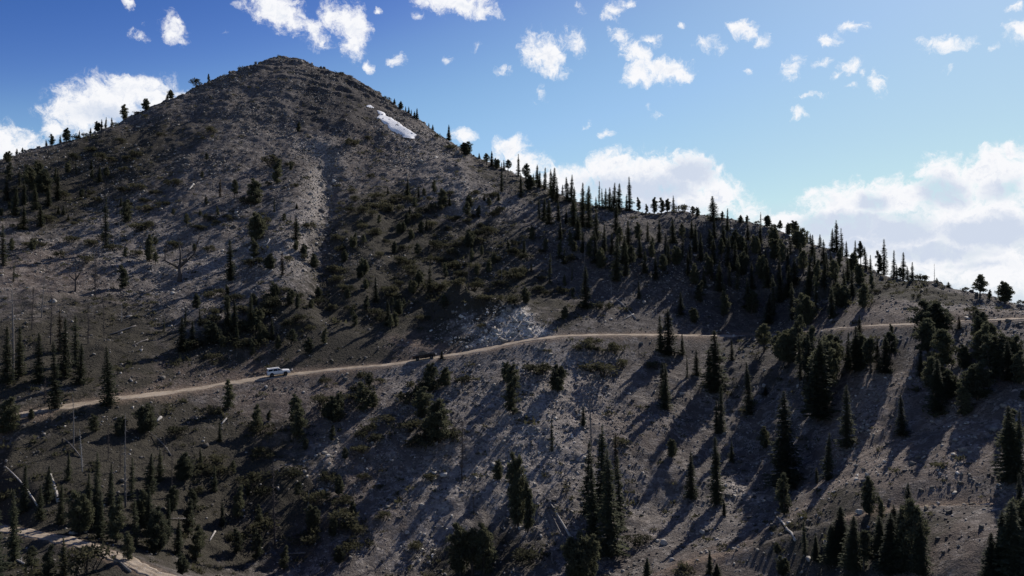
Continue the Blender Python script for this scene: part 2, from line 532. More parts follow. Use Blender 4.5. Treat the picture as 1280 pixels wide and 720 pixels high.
ZONES = {
    'pale': [((412, 205), (402, 235), 5, .9), ((404, 215), (394, 300), 4.5, .75), ((392, 300), (360, 330), 8, .42), ((370, 260), (330, 300), 10, .3), ((385, 185), (405, 205), 6, .6),
             ((618, 428), (674, 413), 3.2, 1.5), ((622, 398), (668, 410), 4.6, 1.5), ((606, 396), (640, 404), 3.5, 1.2), ((585, 430), (632, 424), 3, 1.0), ((600, 408), (655, 400), 6, .8), ((500, 170), (560, 225), 13, .4), ((560, 225), (610, 262), 10, .4), ((560, 420), (590, 428), 5, .7),
             ((700, 470), (660, 585), 13, .55), ((655, 555), (640, 600), 8, .4), ((560, 470), (600, 520), 9, .3), ((640, 470), (600, 500), 10, .35), ((560, 600), (520, 660), 8, .45), ((740, 440), (650, 460), 9, .2),  # first entry paints the sunlit slope below the bend as lighter ground
             ((130, 270), (200, 320), 15, .3), ((245, 330), (320, 310), 12, .4), ((240, 400), (300, 370), 9, .2), ((410, 575), (410, 590), 5, .6), ((1180, 385), (1100, 390), 8, .35),
             ((860, 650), (780, 620), 10, .3), ((925, 610), (935, 625), 4, .7), ((1112, 470), (1065, 600), 3.5, .55), ((1192, 500), (1184, 600), 2.5, .5), ((1060, 600), (1010, 655), 3.5, .5), ((340, 120), (385, 100), 16, .22), ((290, 140), (330, 160), 16, .15), ((500, 470), (600, 455), 8, .3)],  # lower-right strips between tree shadows: sunlight painted into the ground colour
    'warm': [((280, 465), (450, 440), 6, .8), ((505, 430), (552, 440), 6, 1.0), ((500, 440), (470, 450), 4, .8), ((330, 500), (440, 490), 8, .5), ((430, 590), (420, 620), 8, .5), ((760, 525), (740, 505), 9, .4),
             ((1000, 405), (1130, 396), 6, .5), ((1180, 395), (1280, 388), 6, .6), ((30, 330), (60, 350), 14, .4), ((870, 700), (930, 685), 5, .6), ((480, 180), (520, 215), 12, .35),
             ((1112, 470), (1065, 600), 6, .7), ((1192, 500), (1184, 600), 4, .7), ((1060, 600), (1010, 655), 5, .8), ((1240, 690), (1200, 710), 6, .4), ((310, 580), (330, 570), 7, .4), ((160, 480), (280, 460), 6, .6)],  # same lower-right strips, sunlit warmth painted in
    'dark': [((400, 90), (396, 150), 7, 1.0), ((440, 105), (450, 150), 16, .9), ((415, 200), (408, 330), 4, .6), ((480, 140), (510, 160), 6, .3), ((700, 300), (760, 330), 22, .7), ((860, 320), (1000, 370), 32, .9), ((355, 90), (330, 130), 16, .5),  # summit rock is dark; gully bank and right shoulder get painted shade
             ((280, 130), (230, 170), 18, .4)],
    'veg': [((500, 300), (560, 320), 22, .9), ((470, 370), (520, 360), 20, .9), ((620, 370), (560, 390), 13, .7), ((380, 400), (420, 420), 16, .7), ((300, 420), (240, 430), 12, .6), ((200, 600), (120, 600), 22, 1.0),
            ((1080, 352), (1140, 365), 9, 1.0), ((250, 600), (330, 640), 14, .7), ((680, 375), (640, 340), 10, .6), ((60, 230), (140, 190), 30, .7), ((0, 450), (80, 430), 26, .8), ((440, 300), (480, 250), 12, .6),
            ((60, 540), (200, 520), 9, .7), ((1100, 690), (1050, 660), 10, .6), ((950, 430), (1000, 450), 12, .4), ((700, 250), (620, 215), 12, .5), ((40, 710), (100, 715), 9, .9), ((560, 700), (620, 690), 8, .6)],
}
zones = {k: np.zeros(H.shape, np.float32) for k in ZONES}
wx = xf + 5.0 * fbm(xf, yf, 14, 4, 0.6, 91) + 2.2 * fbm(xf, yf, 2.5, 3, 0.7, 95)
wy = yf + 9.0 * fbm(xf, yf, 18, 4, 0.6, 93) + 3.0 * fbm(xf, yf, 2.8, 3, 0.7, 97)
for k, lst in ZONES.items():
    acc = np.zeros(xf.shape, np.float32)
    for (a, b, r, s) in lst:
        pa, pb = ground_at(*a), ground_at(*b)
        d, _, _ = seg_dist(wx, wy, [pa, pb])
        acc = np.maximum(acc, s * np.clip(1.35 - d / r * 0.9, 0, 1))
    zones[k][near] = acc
# dirt spilled down the fill slope and over the cut
spill = np.clip(1.0 - (rd - 1.4) / (1.0 + 3.0 * np.clip(0.5 + fbm(xf, yf, 5, 3, 0.6, 51), 0, 1)), 0, 1)
spill = np.maximum(spill, 0.9 * np.clip(1.0 - (ld - 1.0) / 0.9, 0, 1))
spill = np.maximum(spill, np.clip(1.0 - (td - 0.8) / 1.8, 0, 1) * np.clip(0.55 + 2.2 * fbm(xf, yf, 9, 3, 0.6, 57), 0, 1))
zones['spill'] = np.zeros(H.shape, np.float32)
zones['spill'][near] = spill


def grid_mesh(name):
    ny, nx = H.shape
    co = np.empty((ny * nx, 3), np.float32)
    co[:, 0] = XX.ravel()
    co[:, 1] = YY.ravel()
    co[:, 2] = H.ravel()
    idx = np.arange(ny * nx, dtype=np.int32).reshape(ny, nx)
    q = np.stack([idx[:-1, :-1], idx[:-1, 1:], idx[1:, 1:], idx[1:, :-1]], -1).reshape(-1, 4)
    me = bpy.data.meshes.new(name)
    me.vertices.add(len(co))
    me.vertices.foreach_set('co', co.ravel())
    me.loops.add(q.size)
    me.loops.foreach_set('vertex_index', q.ravel())
    me.polygons.add(len(q))
    me.polygons.foreach_set('loop_start', np.arange(0, q.size, 4, dtype=np.int32))
    me.polygons.foreach_set('use_smooth', np.ones(len(q), bool))
    me.update(calc_edges=True)
    for k in ('pale', 'warm', 'dark', 'veg', 'spill'):
        at = me.attributes.new(k, 'FLOAT', 'POINT')
        at.data.foreach_set('value', zones[k].ravel())
    return me


# ------------------------------------------------------------------ materials
class Mat:
    def __init__(self, name):
        self.m = bpy.data.materials.new(name)
        self.m.use_nodes = True
        self.nt = self.m.node_tree
        self.N, self.L = self.nt.nodes, self.nt.links
        self.N.clear()
        self.out = self.N.new('ShaderNodeOutputMaterial')

    def n(self, t, ins=None, **k):
        x = self.N.new(t)
        for a, b in k.items():
            setattr(x, a, b)
        for a, b in (ins or {}).items():
            if hasattr(b, 'is_output'):
                self.L.new(b, x.inputs[a])
            else:
                x.inputs[a].default_value = b
        return x

    def noise(self, vec, scale, detail=4.0, rough=0.6):
        return self.n('ShaderNodeTexNoise', {'Vector': vec, 'Scale': scale, 'Detail': detail, 'Roughness': rough}).outputs['Fac']

    def mr(self, x, a, b, c=0.0, d=1.0):
        return self.n('ShaderNodeMapRange', {'Value': x, 'From Min': a, 'From Max': b, 'To Min': c, 'To Max': d}, interpolation_type='SMOOTHSTEP').outputs[0]

    def math(self, op, a, b=0.0):
        return self.n('ShaderNodeMath', {0: a, 1: b}, operation=op).outputs[0]

    def mix(self, f, a, b, blend='MIX'):
        x = self.n('ShaderNodeMix', data_type='RGBA', blend_type=blend)
        for i, v in ((0, f), (6, a), (7, b)):
            if hasattr(v, 'is_output'):
                self.L.new(v, x.inputs[i])
            else:
                x.inputs[i].default_value = v if i == 0 else (tuple(v) + (1,))[:4]
        return x.outputs[2]

    def attr(self, name):
        return self.n('ShaderNodeAttribute', attribute_name=name).outputs['Fac']

    def done(self, color, rough=0.9, normal=None, metallic=0.0, spec=0.25, translucent=0.0):
        p = self.n('ShaderNodeBsdfPrincipled')
        for k, v in (('Base Color', color), ('Roughness', rough), ('Metallic', metallic), ('Specular IOR Level', spec)):
            if hasattr(v, 'is_output'):
                self.L.new(v, p.inputs[k])
            else:
                p.inputs[k].default_value = (tuple(v) + (1,))[:4] if k == 'Base Color' else v
        if normal is not None:
            self.L.new(normal, p.inputs['Normal'])
        sh = p.outputs[0]
        if translucent > 0:
            t = self.n('ShaderNodeBsdfTranslucent')
            if hasattr(color, 'is_output'):
                self.L.new(color, t.inputs['Color'])
            else:
                t.inputs['Color'].default_value = (tuple(color) + (1,))[:4]
            mx = self.n('ShaderNodeMixShader', {0: translucent, 1: sh, 2: t.outputs[0]})
            sh = mx.outputs[0]
        self.L.new(sh, self.out.inputs['Surface'])
        return self.m


def mat_ground():
    M = Mat('mountain_ground')
    g = M.n('ShaderNodeNewGeometry')
    pos = g.outputs['Position']
    big = M.noise(pos, 0.035, 5, 0.6)
    mid = M.noise(pos, 0.30, 5, 0.65)
    fin = M.noise(pos, 2.2, 4, 0.7)
    wn = M.n('ShaderNodeTexNoise', {'Vector': pos, 'Scale': 1.3, 'Detail': 3.0, 'Roughness': 0.65})
    w1 = M.n('ShaderNodeVectorMath', {0: wn.outputs['Color'], 1: (0.5, 0.5, 0.5)}, operation='SUBTRACT')
    w2 = M.n('ShaderNodeVectorMath', {0: w1.outputs[0], 'Scale': 1.1}, operation='SCALE')
    pos = M.n('ShaderNodeVectorMath', {0: pos, 1: w2.outputs[0]}, operation='ADD').outputs[0]
    v1 = M.n('ShaderNodeTexVoronoi', {'Vector': pos, 'Scale': 1.9, 'Randomness': 1.0})
    v2 = M.n('ShaderNodeTexVoronoi', {'Vector': pos, 'Scale': 4.6, 'Randomness': 1.0})
    v3 = M.n('ShaderNodeTexVoronoi', {'Vector': pos, 'Scale': 0.75, 'Randomness': 1.0})
    r1 = M.n('ShaderNodeSeparateColor', {0: v1.outputs['Color']}).outputs[0]
    r2 = M.n('ShaderNodeSeparateColor', {0: v2.outputs['Color']}).outputs[0]
    r3 = M.n('ShaderNodeSeparateColor', {0: v3.outputs['Color']}).outputs[1]
    soil = M.mix(M.mr(big, 0.35, 0.65), (0.088, 0.079, 0.075), (0.120, 0.108, 0.104))
    soil = M.mix(M.mr(mid, 0.35, 0.7), soil, (0.135, 0.122, 0.117))
    # stones: each cell its own grey
    stone = M.mix(r1, (0.062, 0.058, 0.057), (0.24, 0.222, 0.215))
    stone = M.mix(M.math('MULTIPLY', M.mr(r2, 0.55, 1.0), 0.7), stone, (0.36, 0.345, 0.335))
    cover = M.mr(M.math('ADD', M.math('MULTIPLY', mid, 0.7), M.math('MULTIPLY', r3, 0.5)), 0.50, 0.75)
    col = M.mix(cover, soil, stone)
    pale = M.attr('pale')
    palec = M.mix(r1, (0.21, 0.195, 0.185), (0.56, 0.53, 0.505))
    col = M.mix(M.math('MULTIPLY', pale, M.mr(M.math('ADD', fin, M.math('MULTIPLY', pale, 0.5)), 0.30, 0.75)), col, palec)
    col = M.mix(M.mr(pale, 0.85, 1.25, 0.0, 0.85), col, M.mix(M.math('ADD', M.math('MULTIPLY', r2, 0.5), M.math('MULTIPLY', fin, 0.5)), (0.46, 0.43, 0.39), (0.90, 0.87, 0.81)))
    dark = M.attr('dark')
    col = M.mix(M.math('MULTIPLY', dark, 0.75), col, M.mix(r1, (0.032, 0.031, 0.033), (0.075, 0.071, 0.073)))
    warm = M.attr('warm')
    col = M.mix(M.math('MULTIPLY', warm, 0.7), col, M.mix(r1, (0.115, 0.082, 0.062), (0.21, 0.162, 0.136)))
    veg = M.attr('veg')
    vegf = M.math('MULTIPLY', M.mr(M.math('ADD', M.math('MULTIPLY', mid, 0.9), M.math('MULTIPLY', veg, 0.55)), 0.52, 0.80), M.mr(veg, 0.0, 0.35))
    col = M.mix(vegf, col, M.mix(fin, (0.030, 0.029, 0.024), (0.078, 0.072, 0.058)))
    # sparse tufts everywhere
    tuft = M.mr(M.noise(pos, 0.9, 3, 0.7), 0.62, 0.72)
    col = M.mix(M.math('MULTIPLY', tuft, 0.5), col, (0.034, 0.033, 0.022))
    spill = M.attr('spill')
    col = M.mix(M.math('MULTIPLY', spill, M.mr(M.math('ADD', fin, M.math('MULTIPLY', spill, 0.6)), 0.45, 0.85)), col, M.mix(r2, (0.15, 0.115, 0.09), (0.27, 0.215, 0.175)))
    col = M.mix(1.0, col, (1.03, 0.985, 0.945), 'MULTIPLY')
    h = M.math('ADD', M.math('MULTIPLY', v1.outputs['Distance'], -0.30), M.math('MULTIPLY', v2.outputs['Distance'], -0.16))
    h = M.math('ADD', h, M.math('MULTIPLY', r1, 0.22))
    h = M.math('ADD', h, M.math('MULTIPLY', fin, 0.18))
    h = M.math('ADD', h, M.math('MULTIPLY', M.noise(pos, 0.8, 5, 0.75), 0.9))
    b = M.n('ShaderNodeBump', {'Strength': 0.9, 'Distance': 0.8, 'Height': h})
    return M.done(col, 0.95, b.outputs[0], spec=0.15)


def mat_rock(name, lo, hi, bumps=6.0):
    M = Mat(name)
    g = M.n('ShaderNodeNewGeometry')
    pos = g.outputs['Position']
    rnd = g.outputs['Random Per Island']
    a = M.mix(M.math('POWER', rnd, 2.2), lo, hi)
    n1 = M.noise(pos, 3.0, 5, 0.7)
    a = M.mix(M.mr(n1, 0.4, 0.75, 0, 0.5), a, tuple(c * 0.5 for c in lo))
    b = M.n('ShaderNodeBump', {'Strength': 0.6, 'Distance': 0.15, 'Height': M.noise(pos, bumps, 5, 0.7)})
    return M.done(a, 0.9, b.outputs[0], spec=0.2)


def mat_foliage(name, lo, hi, tr=0.5):
    M = Mat(name)
    g = M.n('ShaderNodeNewGeometry')
    oi = M.n('ShaderNodeObjectInfo')
    n1 = M.noise(g.outputs['Position'], 1.4, 3, 0.6)
    f = M.math('ADD', M.math('MULTIPLY', oi.outputs['Random'], 0.5), M.math('MULTIPLY', n1, 0.6))
    f = M.math('ADD', f, M.math('MULTIPLY', g.outputs['Random Per Island'], 0.3))
    col = M.mix(M.mr(f, 0.3, 1.1), lo, hi)
    return M.done(col, 0.8, spec=0.1, translucent=tr)


def mat_wood(name, lo, hi):
    M = Mat(name)
    g = M.n('ShaderNodeNewGeometry')
    mp = M.n('ShaderNodeMapping', {'Vector': g.outputs['Position'], 'Scale': (6, 6, 1.2)})
    n1 = M.noise(mp.outputs[0], 2.0, 5, 0.7)
    oi = M.n('ShaderNodeObjectInfo')
    col = M.mix(M.mr(n1, 0.3, 0.7), lo, hi)
    col = M.mix(M.math('MULTIPLY', oi.outputs['Random'], 0.45), col, lo)
    b = M.n('ShaderNodeBump', {'Strength': 0.5, 'Distance': 0.05, 'Height': n1})
    return M.done(col, 0.85, b.outputs[0], spec=0.2)


def mat_plain(name, col, rough=0.5, metallic=0.0, spec=0.5, var=0.12, scale=3.0):
    M = Mat(name)
    g = M.n('ShaderNodeNewGeometry')
    n1 = M.noise(g.outputs['Position'], scale, 4, 0.6)
    c = M.mix(M.math('MULTIPLY', n1, var * 2), col, tuple(x * 0.6 for x in col))
    return M.done(c, rough, metallic=metallic, spec=spec)


def mat_road():
    M = Mat('packed_dirt')
    g = M.n('ShaderNodeNewGeometry')
    pos = g.outputs['Position']
    n1 = M.noise(pos, 0.5, 5, 0.65)
    n2 = M.noise(pos, 4.0, 5, 0.7)
    v = M.n('ShaderNodeTexVoronoi', {'Vector': pos, 'Scale': 5.0})
    r = M.n('ShaderNodeSeparateColor', {0: v.outputs['Color']}).outputs[0]
    c = M.mix(M.mr(n1, 0.3, 0.7), (0.25, 0.20, 0.150), (0.42, 0.35, 0.275))
    c = M.mix(M.mr(n2, 0.45, 0.8, 0, 0.6), c, (0.14, 0.105, 0.08))
    c = M.mix(M.mr(r, 0.85, 1.0, 0, 0.6), c, (0.45, 0.42, 0.39))
    b = M.n('ShaderNodeBump', {'Strength': 0.6, 'Distance': 0.12, 'Height': M.math('ADD', n2, M.math('MULTIPLY', v.outputs['Distance'], -0.4))})
    return M.done(c, 0.95, b.outputs[0], spec=0.1)


def mat_snow():
    M = Mat('old_snow')
    g = M.n('ShaderNodeNewGeometry')
    pos = g.outputs['Position']
    n1 = M.noise(pos, 0.5, 6, 0.7)
    n2 = M.noise(pos, 1.5, 4, 0.7)
    c = M.mix(M.mr(n1, 0.52, 0.80, 0, 0.5), (0.93, 0.93, 0.93), (0.60, 0.57, 0.54))
    b = M.n('ShaderNodeBump', {'Strength': 0.35, 'Distance': 0.3, 'Height': n2})
    return M.done(c, 0.7, b.outputs[0], spec=0.3)


G_M = mat_ground()
ROCK_M = mat_rock('scree_rock', (0.075, 0.069, 0.064), (0.46, 0.43, 0.40))
PALE_M = mat_rock('pale_rock', (0.27, 0.25, 0.225), (0.74, 0.70, 0.64))
OUT_M = mat_rock('outcrop_rock', (0.16, 0.15, 0.142), (0.40, 0.38, 0.36), 2.5)
TAN_M = mat_rock('tan_rock', (0.33, 0.26, 0.17), (0.48, 0.40, 0.28))
SPRUCE_M = mat_foliage('spruce_needles', (0.050, 0.058, 0.041), (0.112, 0.120, 0.074))
PINE_M = mat_foliage('pine_needles', (0.052, 0.058, 0.042), (0.118, 0.120, 0.074))
RUST_M = mat_foliage('dying_needles', (0.060, 0.050, 0.035), (0.115, 0.090, 0.058))
SHRUB_M = mat_foliage('shrub_leaves', (0.034, 0.036, 0.024), (0.090, 0.086, 0.052))
BARK_M = mat_wood('bark', (0.045, 0.036, 0.030), (0.10, 0.085, 0.07))
GREY_M = mat_wood('weathered_wood', (0.10, 0.09, 0.085), (0.26, 0.24, 0.225))
WHITE_M = mat_wood('bleached_wood', (0.30, 0.28, 0.26), (0.52, 0.49, 0.455))
DUSK_M = mat_wood('charred_wood', (0.045, 0.038, 0.036), (0.10, 0.085, 0.08))
ROAD_M = mat_road()
SNOW_M = mat_snow()

# ------------------------------------------------------------------ helpers for objects
def link(name, me, mat=None, parent=None):
    o = bpy.data.objects.new(name, me)
    if mat is not None and me is not None:
        if not me.materials:
            me.materials.append(mat)
    if parent is not None:
        o.parent = parent
    COL.objects.link(o)
    return o


def tag(o, label=None, cat=None, group=None, kind=None):
    if label: o['label'] = label
    if cat: o['category'] = cat
    if group: o['group'] = group
    if kind: o['kind'] = kind
    return o


class MB:
    """collects vertices and faces for ONE mesh"""
    def __init__(self):
        self.v, self.f = [], []

    def tri(self, a, b, c):
        i = len(self.v)
        self.v += [a, b, c]
        self.f.append((i, i + 1, i + 2))

    def quad(self, a, b, c, d):
        i = len(self.v)
        self.v += [a, b, c, d]
        self.f.append((i, i + 1, i + 2, i + 3))

    def tube(self, pts, radii, n=5, cap=True):
        base = len(self.v)
        for k, p in enumerate(pts):
            a = np.array(pts[min(k + 1, len(pts) - 1)], float) - np.array(pts[max(k - 1, 0)], float)
            a /= (np.linalg.norm(a) + 1e-9)
            ref = np.array((0, 0, 1.0)) if abs(a[2]) < 0.9 else np.array((1.0, 0, 0))
            s = np.cross(a, ref); s /= np.linalg.norm(s)
            t = np.cross(s, a)
            for j in range(n):
                an = 2 * math.pi * j / n
                self.v.append(tuple(np.array(p, float) + radii[k] * (math.cos(an) * s + math.sin(an) * t)))
        for k in range(len(pts) - 1):
            for j in range(n):
                a0 = base + k * n + j
                a1 = base + k * n + (j + 1) % n
                self.f.append((a0, a0 + n, a1 + n, a1))
        if cap:
            self.f.append(tuple(base + j for j in range(n)))
            e = base + (len(pts) - 1) * n
            self.f.append(tuple(e + n - 1 - j for j in range(n)))

    def mesh(self, name, smooth=False):
        me = bpy.data.meshes.new(name)
        me.from_pydata([tuple(map(float, p)) for p in self.v], [], self.f)
        if smooth:
            me.polygons.foreach_set('use_smooth', np.ones(len(me.polygons), bool))
        me.update()
        return me


# ------------------------------------------------------------------ the ground and the roads
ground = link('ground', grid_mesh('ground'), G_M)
tag(ground, 'steep rocky mountainside of grey scree rising to a rounded summit', kind='structure')


def road_strip(name, path, half, outs, label, seed):
    P = np.array(path)
    # resample every 0.7 m
    seg = np.sqrt(((P[1:] - P[:-1]) ** 2).sum(1))
    s = np.concatenate([[0], np.cumsum(seg)])
    t = np.arange(0, s[-1], 0.7)
    Q = np.stack([np.interp(t, s, P[:, i]) for i in range(3)], 1)
    T = np.gradient(Q[:, :2], axis=0)
    T /= np.linalg.norm(T, axis=1)[:, None]
    Nn = np.stack([-T[:, 1], T[:, 0]], 1)           # left of travel = uphill side
    offs = np.array([-1.22, -1.0, -0.72, -0.5, -0.25, 0, 0.25, 0.5, 0.72, 1.0, 1.2])
    prof = np.array([-0.55, 0.05, 0.10, 0.0, 0.06, 0.09, 0.06, 0.0, 0.07, 0.06, -0.25])
    m = MB()
    edge_l = half * (1 + 0.75 * fbm(t, t * 0 + 3.0, 4, 4, 0.65, seed))
    edge_r = half * (1 + 0.75 * fbm(t, t * 0 + 9.0, 4, 4, 0.65, seed + 9))
    nz = len(offs)
    for i in range(len(Q)):
        for j in range(nz):
            o = offs[j] * (edge_l[i] if offs[j] > 0 else edge_r[i])
            w = 0.05 * math.sin(i * 0.8 + j * 2.1) * random.random()
            z = Q[i, 2] + outs * o + prof[j] + w
            m.v.append((Q[i, 0] + Nn[i, 0] * o, Q[i, 1] + Nn[i, 1] * o, z + 0.02))
    for i in range(len(Q) - 1):
        for j in range(nz - 1):
            a = i * nz + j
            m.f.append((a, a + nz, a + nz + 1, a + 1))
    me = m.mesh(name, True)
    o = link(name, me, ROAD_M)
    return tag(o, label, kind='structure')


road_strip('dirt_road', ROAD, 1.45, 0.10, 'narrow tan dirt road cut across the slope with the two vehicles', 200)
road_strip('lower_dirt_road', LOWER, 0.95, 0.03, 'short stretch of tan dirt road in the shaded lower corner', 260)


def sample_ground(n, seed):
    r = np.random.default_rng(seed)
    x = r.uniform(-208, 118, n).astype(np.float32)
    y = r.uniform(84, 424, n).astype(np.float32)
    z = height(x, y)
    return x, y, z


# visibility from the camera area (plus margin), to leave out stones behind the crest
AZB = np.linspace(-0.80, 0.75, 900)
RB = np.arange(60, 470, 1.0)
AA, RR = np.meshgrid(AZB, RB)
EL = height(RR * np.tan(AA), RR) / RR
RUN = np.maximum.accumulate(EL, axis=0)


def visible(x, y, z, lift=1.0):
    a = np.arctan2(x, y)
    ia = np.clip(np.searchsorted(AZB, a), 0, len(AZB) - 1)
    ir = np.clip((y - 60).astype(int) - 2, 0, len(RB) - 1)
    return ((z + lift) / y > RUN[ir, ia]) & (np.abs(x / y) < 0.74)


def zone_at(k, x, y):
    ix = np.clip(np.searchsorted(GX, x), 0, len(GX) - 1)
    iy = np.clip(np.searchsorted(GY, y), 0, len(GY) - 1)
    return zones[k][iy, ix]


def rocks(name, x, y, z, size, mat, label, seed):
    """many loose stones joined into one mesh: jittered, tilted 12-triangle lumps"""
    r = np.random.default_rng(seed)
    n = len(x)
    cube = np.array([(-1, -1, -1), (1, -1, -1), (1, 1, -1), (-1, 1, -1), (-1, -1, 1), (1, -1, 1), (1, 1, 1), (-1, 1, 1)], np.float32)
    v = cube[None] * (1 + r.uniform(-0.45, 0.45, (n, 8, 3)))
    v *= np.stack([r.uniform(0.6, 1.2, n), r.uniform(0.5, 1.0, n), r.uniform(0.35, 0.8, n)], 1)[:, None, :]
    v *= (size * 0.5)[:, None, None]
    an = r.uniform(0, 2 * math.pi, n)
    tilt = r.uniform(-0.7, 0.7, n)
    c, s = np.cos(tilt)[:, None], np.sin(tilt)[:, None]
    X, Z = v[:, :, 0] * c - v[:, :, 2] * s, v[:, :, 0] * s + v[:, :, 2] * c
    c, s = np.cos(an)[:, None], np.sin(an)[:, None]
    Xr, Yr = X * c - v[:, :, 1] * s, X * s + v[:, :, 1] * c
    co = np.stack([Xr + x[:, None], Yr + y[:, None], Z + (z + size * 0.08)[:, None]], -1).reshape(-1, 3).astype(np.float32)
    fq = np.array([(0, 3, 2, 1), (4, 5, 6, 7), (0, 1, 5, 4), (1, 2, 6, 5), (2, 3, 7, 6), (3, 0, 4, 7)], np.int32)
    q = (fq[None] + (np.arange(n, dtype=np.int32) * 8)[:, None, None]).reshape(-1)
    me = bpy.data.meshes.new(name)
    me.vertices.add(len(co)); me.vertices.foreach_set('co', co.ravel())
    me.loops.add(len(q)); me.loops.foreach_set('vertex_index', q)
    me.polygons.add(len(q) // 4); me.polygons.foreach_set('loop_start', np.arange(0, len(q), 4, dtype=np.int32))
    me.update(calc_edges=True)
    o = link(name, me, mat)
    return tag(o, label, kind='stuff')


def road_gap(x, y):
    d1, _, _ = seg_dist(x, y, ROAD)
    d2, _, _ = seg_dist(x, y, LOWER)
    return np.minimum(d1 - 2.4, d2 - 2.2)


x, y, z = sample_ground(260000, 21)
k = visible(x, y, z, 0.6)
patch = np.clip(0.42 + 1.1 * fbm(x, y, 22, 4, 0.6, 301) + 0.7 * fbm(x, y, 5, 2, 0.6, 305), 0.05, 1)
patch = patch * (1 - 0.75 * zone_at('veg', x, y)) + 0.5 * zone_at('pale', x, y)
k &= (rng.random(len(x)) < patch)
k &= road_gap(x, y) > -0.75 + 1.2 * rng.random(len(x)) ** 0.35 * 0.9
x, y, z = x[k], y[k], z[k]
size = np.clip(0.185 * np.exp(rng.normal(0, 0.50, len(x))), 0.10, 1.2) * (0.70 + y / 400.0)
rocks('scree', x, y, z, size, ROCK_M, 'loose grey scree and stones scattered over the whole slope', 5)
print('scree stones', len(x))

# paler broken rock of the cut above the bend and of pale patches, some painted where sunlight falls
x, y, z = sample_ground(420000, 22)
p = zone_at('pale', x, y)
k = visible(x, y, z, 0.6) & (p > 0.35) & (rng.random(len(x)) < (p - 0.2) * 0.7) & (road_gap(x, y) > 0.1)
x, y, z = x[k], y[k], z[k]
size = np.clip((0.19 + 0.14 * np.clip(zone_at('pale', x, y) - 0.8, 0, 0.6)) * np.exp(rng.normal(0, 0.6, len(x))), 0.10, 1.4)
rocks('pale_scree', x, y, z, size, PALE_M, 'whitish broken rock of the road cut, pale talus and painted sunlit streaks', 6)
print('pale stones', len(x))

# ------------------------------------------------------------------ plants
def unit(v):
    v = np.array(v, float)
    return v / (np.linalg.norm(v) + 1e-9)


def spruce_mesh(seed, width=1.25, sparse=0.0, H=10.0, bare=0.05, spire=0.9):
    """narrow mountain spruce, 10 m tall: returns trunk and crown meshes"""
    r = random.Random(seed)
    tr = MB()
    lean = r.uniform(-0.15, 0.15)
    pts = [(lean * (t ** 2) * 1.0, 0.08 * math.sin(t * 5), t * H) for t in (0, .15, .4, .7, 1.0)]
    tr.tube([(pts[0][0], pts[0][1], -0.6)] + pts[1:], [0.19, 0.16, 0.12, 0.07, 0.015], 6)
    cr = MB()
    z = bare * H
    while z < H * 0.995:
        t = z / H
        R = width * ((1 - t) ** spire) * (0.75 + 0.25 * min(1, t / 0.15)) + 0.06
        R *= r.uniform(0.72, 1.15) * (1.0 + 0.22 * math.sin(z * 1.7 + seed * 1.3) * r.uniform(0.4, 1.0))
        gap_a, gap_w = r.uniform(0, 6.283), (r.uniform(0.3, 0.9) if r.random() < 0.30 else 0.0)
        nb = r.randint(7, 10) if t < 0.8 else r.randint(5, 7)
        a0 = r.uniform(0, 6.28)
        ox = lean * t * t
        for b in range(nb):
            if r.random() < sparse or abs(((a0 + 6.283 * b / nb - gap_a + 3.14) % 6.283) - 3.14) < gap_w:
                continue
            a = a0 + 6.283 * b / nb + r.uniform(-0.35, 0.35)
            Lb = R * r.uniform(0.55, 1.2)
            d = np.array((math.cos(a), math.sin(a), 0))
            s = np.array((-math.sin(a), math.cos(a), 0))
            droop = r.uniform(0.15, 0.55) * (1.1 - t)
            zz = z + r.uniform(-0.1, 0.1)
            nst = 3 if Lb > 0.5 else 2
            prev = np.array((ox, 0, zz))
            for k in range(1, nst + 1):
                f = k / nst
                q = np.array((ox, 0, zz)) + d * Lb * f + np.array((0, 0, -droop * Lb * (f - 0.55 * f * f) * 1.5))
                w = 0.24 * (1.15 - 0.70 * f) + 0.06
                for sg in (-1, 1):
                    tip = q + s * sg * w * r.uniform(0.8, 1.6) + np.array((0, 0, -r.uniform(0.02, 0.16))) + d * 0.08
                    cr.tri(prev, q, tip)
                if r.random() < 0.85:      # hanging spray
                    cr.tri(prev + s * 0.03, q, (prev + q) / 2 + np.array((0, 0, -r.uniform(0.12, 0.30))) + s * r.uniform(-0.1, 0.1))
                prev = q
        z += r.uniform(0.15, 0.25) * (1.0 if t < 0.85 else 0.8)
    cr.tri(np.array((lean - .03, 0, H * .96)), np.array((lean + .03, 0, H * .96)), np.array((lean, 0, H * 1.03)))
    return tr.mesh('trunk', True), cr.mesh('crown')


def clump(cr, c, rad, n, r, leaf=0.22, flat=0.75):
    """tuft of needle sprays: triangles thrown outwards through a ball"""
    for _ in range(n):
        d = unit((r.gauss(0, 1), r.gauss(0, 1), r.gauss(0.25, 0.9)))
        q = np.array(c) + d * rad * (r.random() ** 0.45) * np.array((1, 1, flat))
        e1 = unit(d + 0.7 * np.array((r.gauss(0, 1), r.gauss(0, 1), r.gauss(0.2, 1))))
        e2 = unit(np.cross(e1, (r.gauss(0, 1), r.gauss(0, 1), r.gauss(0, 1))))
        l = leaf * r.uniform(0.7, 1.5)
        cr.tri(q - e2 * l * 0.35, q + e2 * l * 0.35, q + e1 * l * 1.1)


